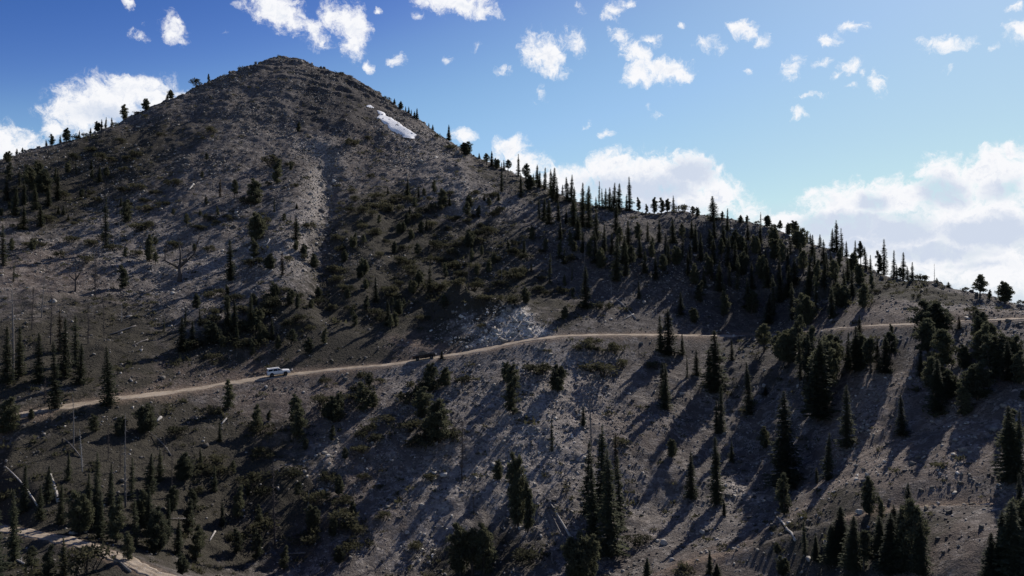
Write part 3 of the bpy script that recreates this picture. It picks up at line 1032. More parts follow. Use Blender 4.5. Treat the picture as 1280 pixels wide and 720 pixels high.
def pine_mesh(seed, H=7.0, spread=2.0, stems=3, full=1.0, low=0.07):
    """bushy limber pine, 7 m tall, several rising limbs with tufted ends"""
    r = random.Random(seed)
    tr, cr = MB(), MB()
    tr.tube([(0, 0, -0.6), (0.05, 0, H * 0.12), (0.0, 0.05, H * 0.3)], [0.26, 0.2, 0.16], 6)
    tops = []
    for s in range(stems):
        a = 6.283 * s / stems + r.uniform(-0.5, 0.5)
        rr = spread * r.uniform(0.1, 0.42)
        h = H * r.uniform(0.72, 1.0) if s else H
        p = [(0, 0, H * 0.16), (math.cos(a) * rr * 0.6, math.sin(a) * rr * 0.6, H * 0.42), (math.cos(a) * rr, math.sin(a) * rr, h * 0.97)]
        tr.tube(p, [0.15, 0.10, 0.03], 5)
        tops.append(p)
    for p in tops:
        nb = int(18 * full)
        for b in range(nb):
            f = (b + r.random()) / nb
            z = H * low + (p[2][2] - H * low) * f
            k = np.clip((z - p[1][2]) / (p[2][2] - p[1][2] + 1e-6), -1, 1)
            base = np.array(p[1]) + (np.array(p[2]) - np.array(p[1])) * max(k, 0) if k > 0 else np.array(p[1]) * np.array((max(0.0, 1 + k), max(0.0, 1 + k), 1))
            base = np.array((base[0], base[1], z))
            prof = math.sin(min(1.0, (f * 0.92 + 0.16)) * math.pi) ** 0.6
            Lb = spread * 0.62 * prof * r.uniform(0.45, 1.15) + 0.12
            a = r.uniform(0, 6.283)
            e = base + np.array((math.cos(a) * Lb, math.sin(a) * Lb, r.uniform(0.0, 0.55) * Lb))
            tr.tube([tuple(base - np.array((0, 0, 0.15 * Lb))), tuple((base + e) / 2), tuple(e)], [0.06, 0.045, 0.015], 3, False)
            rad = r.uniform(0.36, 0.62) * (0.7 + 0.5 * prof)
            clump(cr, e, rad, int(64 * full), r, 0.26)
            clump(cr, base + (e - base) * 0.5, rad * 0.8, int(34 * full), r, 0.25)
    for p in tops:
        clump(cr, p[2], 0.42, 40, r)
    return tr.mesh('trunk', True), cr.mesh('crown')


def dead_mesh(seed, H=9.0, kind='spire'):
    """leafless tree: trunk and branches; spire = stubby, feathery = many fine twigs, forked = few heavy limbs"""
    r = random.Random(seed)
    tr, br = MB(), MB()
    if kind == 'forked':
        base = [(0, 0, -0.6), (0.1, 0, H * 0.15), (-0.1, 0.1, H * 0.34)]
        tr.tube(base, [0.42, 0.34, 0.26], 7)
        for (a, out_, h, c) in ((0.2, 0.34, 1.0, 0.10), (3.0, 0.26, 0.72, 0.16), (2.2, 0.12, 0.86, -0.05), (0.9, 0.22, 0.62, 0.05)):
            p0 = np.array((-0.05, 0.05, H * r.uniform(0.2, 0.33)))
            e = np.array((math.cos(a) * out_ * H, math.sin(a) * out_ * H * 0.5, h * H))
            mid = p0 + (e - p0) * 0.45 + np.array((math.cos(a) * H * c, 0, -H * c * 0.4))
            q = p0 + (e - p0) * 0.75 + np.array((math.cos(a) * H * c * 0.6, 0, 0))
            tr.tube([tuple(p0), tuple(mid), tuple(q), tuple(e)], [0.20, 0.14, 0.09, 0.025], 6)
            for _ in range(9):
                f = r.uniform(0.3, 1)
                s0 = mid + (e - mid) * f
                d = unit((r.gauss(0, 1), r.gauss(0, 0.6), r.uniform(0.1, 1.0)))
                l = H * r.uniform(0.05, 0.15)
                br.tube([tuple(s0), tuple(s0 + d * l * 0.6 + np.array((0, 0, .1))), tuple(s0 + d * l)], [0.05, 0.035, 0.012], 3, False)
    else:
        lean = r.uniform(-0.5, 0.5)
        pts = [(lean * t * t, 0.1 * math.sin(4 * t), H * t) for t in (0, .25, .5, .75, 1.0)]
        tr.tube([(0, 0, -0.6)] + pts[1:], [0.19, 0.15, 0.11, 0.075, 0.03], 6)
        n = 46 if kind == 'spire' else 120
        for _ in range(n):
            t = r.uniform(0.12, 0.98) if kind == 'spire' else r.uniform(0.2, 0.98)
            a = r.uniform(0, 6.283)
            l = (0.35 + 0.9 * (1 - t)) * r.uniform(0.4, 1.2) * (1.0 if kind == 'spire' else 1.25)
            p0 = np.array((lean * t * t, 0, H * t))
            d = np.array((math.cos(a), math.sin(a), r.uniform(-0.45, 0.25)))
            e = p0 + d * l
            br.tube([tuple(p0), tuple(p0 + d * l * 0.55), tuple(e + np.array((0, 0, 0.12 * l)))], [0.04, 0.028, 0.012], 3, False)
            if kind == 'feathery':
                for k in range(3):
                    q = p0 + d * l * r.uniform(0.3, 0.9)
                    g = unit((r.gauss(0, 1), r.gauss(0, 1), r.gauss(0, 0.5)))
                    br.tube([tuple(q), tuple(q + g * l * 0.35)], [0.022, 0.008], 3, False)
    return tr.mesh('trunk', True), br.mesh('branches')


def shrub_mesh(seed, H=1.6, W=1.6):
    r = random.Random(seed)
    st, cr = MB(), MB()
    for k in range(9):
        a = r.uniform(0, 6.283)
        rr = W * math.sqrt(r.random()) * 0.85
        h = H * r.uniform(0.35, 0.85) * (1.1 - 0.5 * rr / W)
        c = np.array((math.cos(a) * rr, math.sin(a) * rr * 0.8, h))
        st.tube([(c[0] * 0.2, c[1] * 0.2, -0.4), tuple(c)], [0.06, 0.02], 3, False)
        clump(cr, c, r.uniform(0.4, 0.65), 55, r, 0.2, 0.8)
    return st.mesh('stem'), cr.mesh('foliage')


SPR = [spruce_mesh(1, 1.25), spruce_mesh(2, 1.05, 0.06), spruce_mesh(3, 1.5), spruce_mesh(4, 0.9, 0.12, spire=0.8), spruce_mesh(5, 1.35, 0.1, spire=1.05), spruce_mesh(6, 0.75, 0.3, spire=0.7), spruce_mesh(7, 1.15, 0.02, spire=0.75)]
PIN = [pine_mesh(11), pine_mesh(12, stems=4, spread=2.3), pine_mesh(13, stems=2, spread=1.6), pine_mesh(14, stems=5, spread=2.6, full=1.1), pine_mesh(15, stems=3, spread=1.8, full=0.8, low=0.25)]
DED = {'spire': [dead_mesh(21), dead_mesh(22), dead_mesh(23)], 'feathery': [dead_mesh(24, kind='feathery'), dead_mesh(25, kind='feathery')], 'forked': [dead_mesh(27, H=9, kind='forked')]}
SHR = [shrub_mesh(31), shrub_mesh(32, 1.2, 2.0), shrub_mesh(33, 1.9, 1.3), shrub_mesh(34, 1.4, 1.8)]
for tset, ms in ((SPR, (BARK_M, SPRUCE_M)), (PIN, (BARK_M, PINE_M)), (SHR, (BARK_M, SHRUB_M))):
    for pr in tset:
        for me, mm in zip(pr, ms):
            me.materials.append(mm)

# what grows where: u, v of the foot in the photograph, height in pixels, kind (+ optional width factor)
# s spruce, r rusty half-dead spruce, p pine, b shrub, d dead spire, f dead feathery, k forked, w bleached snag
PLANTS = """
10 203 14 p;21 193 8 s;28 190 6 s;64 181 14 p;58 180 8 s;83 177 17 p;75 177 10 s;99 168 10 s;95 171 7 b;107 165 5 b;113 163 9 s;122 160 13 p;127 157 13 s;132 154 14 s;140 152 11 s;155 149 19 p;145 152 4 b;182 138 15 p;170 143 4 b;213 119 12 p;209 121 7 s;
247 107 8 b;261 102 10 p;322 79 4 b;300 87 3 b;373 165 13 p;263 167 8 b;
485 126 6 b;493 130 7 s;501 136 10 p;507 140 7 s;511 142 9 s;514 145 8 s;518 147 8 s;521 149 14 s;536 159 5 s;541 162 7 s;561 176 20 s;583 194 17 p 1.4;599 198 7 s;608 206 14 p;615 208 19 s;621 211 13 p;426 94 4 b;561 187 8 b;546 173 5 b;441 183 10 b;460 175 5 b;
627 240 36 s .7;635 214 14 p;630 213 13 s;648 220 27 s;651 247 30 s;658 226 21 p;661 238 20 p;671 229 23 s;667 232 15 s;674 234 20 s;681 237 27 s;689 245 33 s 1.2;692 248 37 s;696 253 25 s;674 273 24 s;680 277 30 s;686 281 30 s;698 277 26 s;708 280 18 s;703 240 13 s;709 250 28 s;714 252 33 s;718 264 30 s;717 283 38 s;728 264 35 s;735 264 31 s 1.3;728 284 38 s;736 285 40 s;749 259 32 s .7;753 260 24 s;757 261 25 s;745 260 14 s;762 262 27 s;767 264 35 s;773 265 35 s;770 292 42 s;787 263 41 s;783 264 20 s;798 261 17 p .8;808 261 11 p;818 261 20 p .7;
827 261 19 p .9;834 261 16 p;842 263 20 s;853 265 9 b;866 270 12 p;872 271 12 p;892 276 30 s 1.3;893 298 28 s;903 275 11 p;909 289 28 s .7;926 279 10 p;934 279 10 p;946 280 4 b;951 280 15 s .8;959 284 15 p;975 288 13 p;970 287 8 b;986 294 15 p;994 294 21 p;1001 298 14 s;1009 301 14 s;1013 303 12 s;
810 302 25 s;824 303 28 s;841 304 30 s;853 322 28 s;869 315 35 s;876 327 35 s;891 330 30 s;910 334 40 s;919 338 38 s;927 314 20 p;969 324 25 p;950 330 24 s;985 340 30 s;1000 335 30 s;800 322 30 s;785 310 34 s;1012 350 34 s;665 300 18 p .8;682 318 20 p .8;700 322 22 p .8;712 308 20 p .8;728 316 26 s;738 322 24 p .8;752 336 26 p .8;765 318 26 s;775 308 24 p .8;790 336 28 p .8;798 300 22 p .8;806 342 28 s;815 322 24 p .8;828 345 26 p .8;832 318 26 s;846 332 24 p .8;852 300 20 p .8;862 330 28 s;868 356 26 p .8;884 345 28 p .8;888 312 24 p .8;898 352 26 s;902 325 26 p .8;912 358 30 s;918 312 24 p .8;928 345 30 p .8;932 328 26 s;944 318 24 p .8;952 350 30 p .8;958 340 28 s;966 308 24 p .8;974 352 30 s;978 328 28 p .8;988 318 26 s;994 358 34 s;1004 344 30 p .8;1018 342 30 s;1022 360 34 p .8;1034 345 28 s;1042 356 30 p .8;1050 335 26 p .8;1056 366 30 s;1066 342 26 p .8;1090 362 22 p .8;1050 385 30 p;940 392 30 p;960 405 36 s;875 378 26 p;905 395 30 p;940 362 34 s;860 345 30 s;835 330 28 s;820 350 30 s;900 365 32 s;960 360 36 s;975 378 40 s;1010 372 36 s;935 385 36 s;1045 372 34 s;1030 330 30 s;1015 320 26 s;1000 312 26 p;950 305 24 s;935 300 22 s;905 308 26 s;865 298 24 s;780 330 34 s;755 315 34 s;745 300 34 s;722 300 30 s;700 300 24 s;1065 370 30 s;1080 385 30 p;985 372 40 s;1030 360 40 s;880 360 26 s;
1025 308 15 s;1040 314 28 s;1046 316 40 s;1053 319 33 s;1058 321 20 s;1069 327 26 s;1076 329 28 p .7;1082 336 27 s;1088 341 22 s;1040 345 30 s;1060 352 30 s;1075 356 26 p;1099 342 28 p .8;1105 344 44 s;1117 347 34 s .8;1121 348 18 s;1129 348 34 s;1125 349 15 p;1135 348 18 s;1140 349 22 s;1146 349 8 b;1155 351 7 b;1168 358 28 d;1171 356 9 s;1186 359 7 s;1206 364 5 b;1225 372 28 p 1.1;1237 374 12 p;1256 379 27 p;1278 379 6 b;
1165 424 48 p 1.35;1224 415 27 p;1199 411 16 s;1114 417 12 p;1074 416 22 s;1145 372 6 b;1110 360 5 b;1095 366 6 b;1216 392 9 b;1185 398 6 b;
30 256 30 s;40 238 26 p;72 250 38 s;55 242 30 p;36 238 28 p;69 228 20 s;95 218 17 s;114 211 11 s;124 228 21 s;12 226 22 p;24 232 20 s;48 220 18 p;84 216 14 p;8 250 30 s;18 270 34 s;44 262 30 s;60 258 24 s;114 242 5 b;110 248 4 b;98 250 4 b;73 267 10 s;79 268 11 s;85 275 7 s;93 281 5 b;29 287 30 s;51 284 28 s;132 310 62 s .8;151 258 12 s;157 279 29 p .8;149 301 28 w;179 307 23 d;187 327 33 p .8;41 313 15 p;4 332 50 s;17 352 24 s .7;153 361 29 p;110 190 8 b;128 200 9 b;92 200 8 b;150 180 7 b;170 196 8 b;200 170 6 b;
293 248 23 p .8;275 246 22 r;279 217 22 f;252 224 10 p;243 228 16 f;318 255 31 p 1.15;346 230 31 p;363 213 11 p;341 208 13 b;377 226 9 d;366 234 6 b;343 265 17 s .6;371 261 7 s;355 279 12 p;370 300 28 s 1.2;386 283 4 b;320 301 35 p;331 281 9 b;233 284 17 p;250 271 8 p;262 277 9 b;243 314 10 p;261 315 8 b;288 351 50 s .9;317 322 24 p;337 337 20 p;353 344 27 r;322 343 18 d;380 325 7 b;393 335 17 p;260 373 8 b;343 376 21 s;317 380 13 p;231 409 25 s;250 407 21 s;284 408 36 s;293 413 36 s 1.3;313 409 42 s;322 411 26 p;398 373 15 p;372 373 9 b;389 385 11 p;337 390 13 b;224 352 60 k;
509 249 25 s;485 243 10 s;523 247 14 s;530 244 9 p;553 259 23 p;562 257 11 s;548 264 11 b;584 274 21 p;598 272 15 p;533 288 17 s;605 251 9 s;623 251 12 s;603 287 8 b;610 294 10 b;625 267 8 b;587 310 23 p;444 304 13 p;426 301 9 b;478 262 11 b 1.3;494 264 10 b 1.2;527 266 9 b;566 277 8 b 1.4;560 289 6 b;504 290 13 p;463 223 6 b;471 293 9 s;455 265 8 b;512 268 12 s;
94 364 46 k .6;118 352 38 d;119 374 60 f;52 397 56 d;16 476 118 d;40 412 52 f;152 402 22 w;205 414 17 s .7;173 394 15 d;80 472 72 s;95 458 62 s;63 430 60 f;110 430 50 f;130 420 40 f;75 440 52 r;24 470 60 s;8 480 70 s;48 480 62 s;100 480 50 s;
454 344 21 p;537 366 35 s;516 367 17 p;544 364 15 b;586 363 52 d;627 350 16 w;470 378 31 s;485 407 31 s;489 414 20 p;440 394 11 p;530 400 8 b;606 378 9 b 1.5;601 410 6 b;592 336 9 b;566 332 7 b;539 328 9 b;620 328 8 b;500 330 9 b;520 345 9 b;460 360 10 p;505 385 12 p;430 365 9 b;415 390 9 b;575 345 8 b;555 385 9 b;
655 320 25 s;664 339 11 s;687 354 37 s .8;732 386 52 s 1.2;715 350 17 s .6;651 347 10 b;756 387 11 b;799 374 22 s;731 332 36 d;764 369 15 w;770 352 56 s;745 330 40 s;705 330 20 s;782 345 40 s;640 318 8 b;670 365 9 b;645 380 8 b;
851 394 28 s;836 444 56 s 1.6;826 440 44 s;868 404 19 p;922 362 40 s;967 394 50 s;1020 388 42 s;905 380 24 s;990 400 46 s;1005 408 40 p;1040 398 36 s;890 350 30 s;
136 508 72 s;69 512 82 s;92 558 64 d;56 507 34 f;39 524 13 p;9 542 44 p;181 542 36 p;150 545 24 p;118 540 22 p;
284 512 36 p .9;424 514 23 p;370 530 36 p;279 434 15 p;406 430 19 p;386 442 20 p 1.2;365 432 20 p 1.3;296 432 26 s;227 440 42 s;240 436 34 s;340 425 26 s;325 430 28 s;265 430 28 p;
537 490 35 p .8;527 522 37 p 1.2;547 552 52 p 1.3;578 480 11 b;454 514 36 p 1.2;501 502 13 p;552 449 11 s;423 524 31 p;632 477 24 p;475 480 7 b;
640 486 30 p 1.1;641 518 46 p;697 490 34 p .9;668 464 10 b 1.7;752 468 15 b 1.9;737 448 16 f;748 448 20 f;739 562 84 d;729 532 22 s;780 450 20 f;799 446 16 f;832 512 54 s;684 440 5 b;775 502 22 f;
830 500 46 s;853 444 26 s;859 472 28 s .7;871 470 32 s;894 490 74 s 1.3;887 482 44 s;901 542 58 s;937 518 64 s 1.1;1025 524 98 s 1.7;1000 474 56 s;1012 490 70 s;957 494 11 s;948 440 22 d;915 450 26 s;975 450 34 p;
1070 464 54 s 1.3;1060 460 44 s;1107 467 46 s 1.3;1098 462 38 s;1170 515 64 s 1.2;1225 432 36 p;1240 474 54 p 1.1;1262 476 48 s 1.3;1059 560 76 s 1.1;1278 502 14 p;1082 452 30 s;1150 470 36 s;1205 462 30 p;1128 545 50 s;1012 470 60 p .9;1034 480 60 p .9;1030 500 70 p 1;1018 515 50 p 1;1046 462 40 p .9;1076 458 40 p .9;1088 466 42 p .9;1112 450 34 p;1160 452 52 p 1.1;1176 470 56 p 1.1;1166 500 52 p 1;1182 500 40 p;1228 455 48 p 1.1;1250 462 44 p 1.1;1268 460 40 p;1236 440 38 p;1275 480 40 p;1000 440 44 p .9;985 455 44 p .9;955 440 34 p .9;1262 590 80 p .8;1274 700 80 p;1256 720 84 s 1.3;1240 735 70 s 1.3;1205 520 40 p;1222 500 46 p;
103 590 52 w;157 634 112 d;214 622 62 d;186 618 52 s;165 622 52 s;122 612 48 s;138 630 52 s;172 637 9 b;200 600 40 s;150 590 36 f;135 575 40 f;205 575 34 f;85 600 36 s;60 625 44 s;110 650 60 s;140 660 60 s;180 660 50 p;30 640 60 s;100 668 56 p;125 672 60 s;145 678 58 p;170 684 60 s;195 690 56 p;222 694 46 s;245 700 44 p;75 655 50 s;50 650 44 s;160 700 36 p;120 660 66 s;185 668 60 s;210 672 50 s;235 668 44 p;
320 542 35 p;372 548 42 p 1.1;275 552 24 s;251 582 24 s;336 526 13 p;417 528 32 p;382 562 15 p;268 614 34 s;291 594 19 p;365 594 13 b 1.5;411 604 13 b;231 602 38 p;344 686 104 f;385 642 30 w;240 640 30 p;215 640 34 p;310 620 18 p;
577 600 72 f;592 640 40 d;605 718 64 p;575 718 66 p 1.1;590 720 60 p;648 660 96 p .6;660 665 64 p .7;690 564 42 s .8;733 644 96 s;753 646 116 s;763 696 136 s 1.2;776 664 96 s;742 690 110 s;708 622 34 d;777 558 11 b;770 600 60 r;640 625 40 s;622 600 26 p;
896 542 40 s;840 572 24 p;864 624 60 s;896 630 86 s 1.1;915 578 28 s;982 610 124 s 1.4;1021 604 20 s;980 644 54 p;905 644 20 s;955 560 26 p;1035 600 60 s;
1087 644 50 p;1050 694 62 s 1.6;1041 704 50 s 1.6;1066 714 70 s 1.5;1080 712 50 p 1.1;1100 700 56 s 1.5;1112 716 76 s 1.4;1128 712 84 s 1.3;1142 716 92 p .9;1150 718 66 s 1.4;1120 690 60 s 1.7;1145 680 50 p 1.2;1135 644 42 s;1262 604 98 s 1.2;1274 600 90 s;1266 738 112 s 1.5;1020 702 32 s;1250 700 40 s;1100 650 30 p;1276 650 60 s;
-6 740 140 s 1.0;80 718 48 s;60 724 44 p;40 716 34 p;108 716 30 b;18 700 90 s;298 648 42 p;296 692 32 p;278 658 32 s;228 718 26 p;218 692 34 d;390 662 32 p;423 704 22 p;440 690 18 b;250 690 30 p;320 700 40 p;355 712 30 p;
690 702 15 w;722 730 66 p;735 726 60 p;672 700 16 b 1.5;809 720 24 s;887 717 30 s;971 692 15 p;1006 692 42 s;1020 697 32 s;978 720 26 p;896 720 16 s;800 680 14 b;850 720 14 b;520 690 12 b;480 650 10 b;455 600 9 b;475 610 6 b;540 600 10 b
"""
LANDMARKS = [
    ('the snow patch', 495, 155), ('the rounded summit', 355, 85), ('the white off-roader', 350, 467), ('the black pickup', 530, 447), ('the pale road cut', 630, 405),
    ('the big forked dead tree', 226, 330), ('the pale outcrop', 398, 232), ('the crossed fallen logs', 783, 387), ('the palest low boulder', 830, 678), ('the pair of split logs', 700, 650),
    ('the lower track log', 984, 662), ('the lower road', 130, 690), ('the leaning white log', 68, 612), ('the big roadside pine', 1165, 400),
    ('the bare crest pines', 1240, 366), ('the crest snag', 1168, 342), ('the ridge-top spruces', 770, 255), ('the lone skyline spruce', 561, 166), ('the white shaded stone', 955, 482),
    ('the left crest pine', 155, 140), ('the lone round pine', 697, 472), ('the tall central spruce clump', 755, 620), ('the corner pines', 1115, 680),
    ('the tall scree spruce', 132, 280), ('the white twin snag', 149, 288), ('the road edge spruce', 136, 475), ('the open scree pine', 318, 240),
    ('the triple crest spruces', 1046, 300), ('the flat shrub mat', 752, 462), ('the stacked fallen wood', 155, 415), ('the broadest shaded spruce', 1025, 475),
    ('the pointed crest spruce', 892, 262), ('the reddish dead tree', 577, 560), ('the tall grey dead tree', 342, 640), ('the thin bare spire', 157, 580),
]


def where(u, v):
    best = min(LANDMARKS, key=lambda L: (L[1] - u) ** 2 + 1.6 * (L[2] - v) ** 2)
    du, dv = u - best[1], v - best[2]
    dist = math.hypot(du, dv)
    far = 'just ' if dist < 34 else ('well ' if dist > 95 else '')
    an = math.degrees(math.atan2(-dv, du)) % 360
    names = ['right of', 'above and right of', 'above', 'above and left of', 'left of', 'below and left of', 'below', 'below and right of']
    return far + names[int(((an + 22.5) % 360) // 45)] + ' ' + best[0], dist


SPECIAL = {
    (224, 352): 'massive dark dead tree with forked curving limbs on open scree',
    (132, 310): 'tallest narrow spruce standing alone on the left scree',
    (561, 176): 'lone dark spruce on the skyline ridge below the snow patch',
    (155, 149): 'plump pine on the left crest standing out against the white cloud',
    (1165, 424): 'big round bushy pine standing over the road at its right bend',
    (1168, 358): 'bare grey snag standing alone on the grassy right crest',
    (1225, 372): 'pine with a forked rounded crown on the bare right crest, the broader of two',
    (1256, 379): 'pine on the bare right crest near its end, the outer of two',
    (892, 276): 'broad pointed spruce breaking the crest under the central cloud',
    (1046, 316): 'tallest middle spruce of three close together on the right crest',
    (1105, 344): 'tall ragged spruce at the end of the right crest trees',
    (697, 490): 'lone round pine with a bare foot on scree below the road bend',
    (136, 508): 'yellowish spruce standing on the lower edge of the dirt road',
    (103, 590): 'broken white snag upright among dark spruces, low on the slope',
    (157, 634): 'very tall thin bare spire rising above the dark lower thicket',
    (577, 600): 'reddish feathery dead tree beside a long shadow on the lower slope',
    (344, 686): 'tall feathery grey dead tree with fine drooping twigs, low on the slope',
    (739, 562): 'tall thin dying spire on bright scree above the tall spruce clump',
    (149, 301): 'pale twin-stemmed snag on the left scree',
    (627, 350): 'short white snag on the shaded slope above the rock cut',
    (764, 369): 'short white snag beside the crossed fallen logs',
    (1025, 524): 'very broad dark spruce below the hidden stretch of road',
    (982, 610): 'broad dark spruce above the bleached log near the lower track',
    (16, 476): 'tall thin bare trunk above the road at its far left end',
    (752, 468): 'wide flat shrub mat on the scree below the road bend',
    (318, 255): 'round dark pine standing in the open left scree, the largest there',
    (586, 363): 'thin bare spire on the vegetated slope above the rock cut',
    (370, 300): 'pointed spruce alone on the pale chute beside the gully',
    (732, 386): 'broad pointed spruce in shade beside the crossed fallen logs',
    (-6, 740): 'huge dark spruce filling the lower corner beside the lower road',
    (763, 696): 'tallest spruce of the dark clump low in the middle',
    (668, 464): 'low flat shrub on bright scree beside the lone round pine',
}
KIND = {'s': ('spruce_tree', 'spruce', 'tree', 'living conifers on the mountainside'), 'r': ('spruce_tree', 'rusty half-dead spruce', 'tree', 'living conifers on the mountainside'),
        'p': ('pine_tree', 'bushy pine', 'tree', 'living conifers on the mountainside'), 'b': ('shrub', 'low shrub', 'shrub', 'low shrubs on the mountainside'),
        'd': ('dead_tree', 'bare dead spire', 'dead tree', 'dead trees on the mountainside'), 'f': ('dead_tree', 'feathery dead tree', 'dead tree', 'dead trees on the mountainside'),
        'k': ('dead_tree', 'forked dead tree', 'dead tree', 'dead trees on the mountainside'), 'w': ('dead_tree', 'bleached snag', 'dead tree', 'dead trees on the mountainside')}
FULL = {'s': (10.0, SPR), 'r': (10.0, SPR), 'p': (7.0, PIN), 'b': (1.5, SHR), 'd': (9.0, DED['spire']), 'f': (9.0, DED['feathery']), 'k': (9.0, DED['forked']), 'w': (9.0, DED['spire'])}


def size_word(k, hm):
    if k == 'b':
        return 'tiny' if hm < 1.2 else ('' if hm < 2.2 else 'broad')
    if k == 'p':
        return 'small' if hm < 3.2 else ('medium' if hm < 6 else 'large')
    return 'small' if hm < 4 else ('medium' if hm < 8 else 'tall')


spot_rng = random.Random(4242)
SCATTER = [  # polygon box in the photograph, how many shrubs, how many young pines
    (420, 240, 620, 320, 30, 14), (420, 320, 640, 415, 36, 18), (620, 290, 720, 400, 14, 8), (240, 365, 410, 450, 22, 10), (150, 200, 400, 340, 16, 8), (220, 500, 460, 690, 20, 8), (0, 200, 220, 330, 22, 9), (400, 470, 560, 560, 14, 6), (640, 430, 860, 470, 8, 0),
]
extra, taken = [], []
for (x0_, y0_, x1_, y1_, nb_, np_) in SCATTER:
    for q in range(nb_ + np_):
        for _ in range(30):
            u_, v_ = spot_rng.uniform(x0_, x1_), spot_rng.uniform(y0_, y1_)
            if all((u_ - a_) ** 2 + (v_ - b_) ** 2 > 90 for a_, b_ in taken):
                break
        taken.append((u_, v_))
        if 505 < u_ < 705 and 383 < v_ < 446:
            continue
        big_ = 1.0 + (v_ - 240) / 380.0
        if q < nb_:
            extra.append('%.0f %.0f %.1f b %.2f' % (u_, v_, spot_rng.uniform(5, 9) * big_, spot_rng.uniform(0.9, 1.5)))
        else:
            extra.append('%.0f %.0f %.1f p %.2f' % (u_, v_, spot_rng.uniform(9, 15) * big_, spot_rng.uniform(0.85, 1.1)))
PLANTS += ';' + ';'.join(extra)
plants = []
for chunk in PLANTS.replace('\n', '').split(';'):
    w = chunk.split()
    if len(w) < 4:
        continue
    u, v, h, k = float(w[0]), float(w[1]), float(w[2]), w[3]
    wf = float(w[4]) if len(w) > 4 else 1.0
    g = ground_at(u, v)
    hm = h * g[1] / F * 1.04
    loc, dist = where(u, v - h * 0.4)
    plants.append(dict(u=u, v=v, h=h, k=k, wf=wf, g=g, hm=hm, loc=loc, dist=dist))
by = {}
for p in plants:
    key = (int(p['u']), int(p['v']))
    if key in SPECIAL:
        p['label'] = SPECIAL[key]
        continue
    sw = size_word(p['k'], p['hm'])
    p['label'] = (sw + ' ' if sw else '') + KIND[p['k']][1] + ' ' + p['loc']
    by.setdefault(p['label'], []).append(p)
ORD = ['', 'second', 'third', 'fourth', 'fifth', 'sixth', 'seventh', 'eighth', 'ninth', 'tenth', 'eleventh', 'twelfth', 'thirteenth', 'fourteenth', 'fifteenth', 'sixteenth']
for lab, ps in by.items():
    if len(ps) == 1:
        continue
    if len(ps) == 2:
        a, b = sorted(ps, key=lambda p: p['h'])
        if b['h'] - a['h'] >= 3:
            a['label'], b['label'] = lab + ', shorter of two', lab + ', taller of two'
            continue
    for i, p in enumerate(sorted(ps, key=lambda p: p['dist'])):
        p['label'] = lab + (', nearest' if i == 0 else ', %s nearest' % ORD[min(i, 15)])

for p in plants:
    if len(p['label'].replace(',', '').split()) > 15:
        print('LONG', p['label'])
prng = random.Random(99)
made = {}
RUSTY = {}


def rusty(i):
    if i not in RUSTY:
        a, b = SPR[i][0].copy(), SPR[i][1].copy()
        b.materials.clear(); b.materials.append(RUST_M)
        RUSTY[i] = (a, b)
    return RUSTY[i]


DEADMAT = {}


def dead_pair(k, i, mat):
    key = (k, i, mat.name)
    if key not in DEADMAT:
        pr = FULL[k][1][i]
        out_ = []
        for me in pr:
            c = me.copy(); c.materials.clear(); c.materials.append(mat); out_.append(c)
        DEADMAT[key] = out_
    return DEADMAT[key]


for n, p in enumerate(plants):
    k = p['k']
    H0, pool = FULL[k]
    name, _, cat, grp = KIND[k]
    i = prng.randrange(len(pool))
    if k == 's' and p['wf'] < 0.85:
        i = prng.choice((3, 5))
    if k == 's' and p['wf'] > 1.15:
        i = prng.choice((2, 4))
    if k == 'r':
        i = 5
        pair = rusty(i)
    elif k == 'd':
        pair = dead_pair(k, i, GREY_M if n % 3 else DUSK_M)
    elif k == 'f':
        pair = dead_pair(k, i, DUSK_M)
    elif k == 'k':
        pair = dead_pair(k, i, DUSK_M)
    elif k == 'w':
        pair = dead_pair(k, i, WHITE_M)
    else:
        pair = pool[i]
    root = bpy.data.objects.new(name, None)
    COL.objects.link(root)
    root.empty_display_size = 0.5
    s = p['hm'] / H0
    # young and small trees are relatively wider
    wide = s * p['wf'] * prng.uniform(0.92, 1.2)
    if k in 'sr':
        wide = max(wide, 0.42 * p['wf']) * 1.5 if p['hm'] < 4.5 else wide * (1.55 if p['hm'] < 8 else 1.35)
    if p['v'] > 560 and k in 'srp':
        wide *= 0.84
        s *= 0.94
    if k in 'dwf':
        wide = s * 0.62
    if k == 'b':
        wide = s * p['wf'] * 1.15
    root.location = (p['g'][0], p['g'][1], p['g'][2] - 0.05)
    root.rotation_euler = (prng.uniform(-.03, .03), prng.uniform(-.04, .04), prng.uniform(0, 6.28) if k != 'k' else 0.0)
    root.scale = (wide, wide, s)
    tag(root, p['label'], cat, grp)
    names = ('trunk', 'crown') if k in 'srp' else (('stem', 'foliage') if k == 'b' else ('trunk', 'branches'))
    for nm, me in zip(names, pair):
        o = bpy.data.objects.new(nm, me)
        o.parent = root
        COL.objects.link(o)
        if nm == 'branches':
            o['kind'] = 'stuff'
print('plants', len(plants), {k: sum(1 for p in plants if KIND[p['k']][2] == k) for k in ('tree', 'shrub', 'dead tree')})

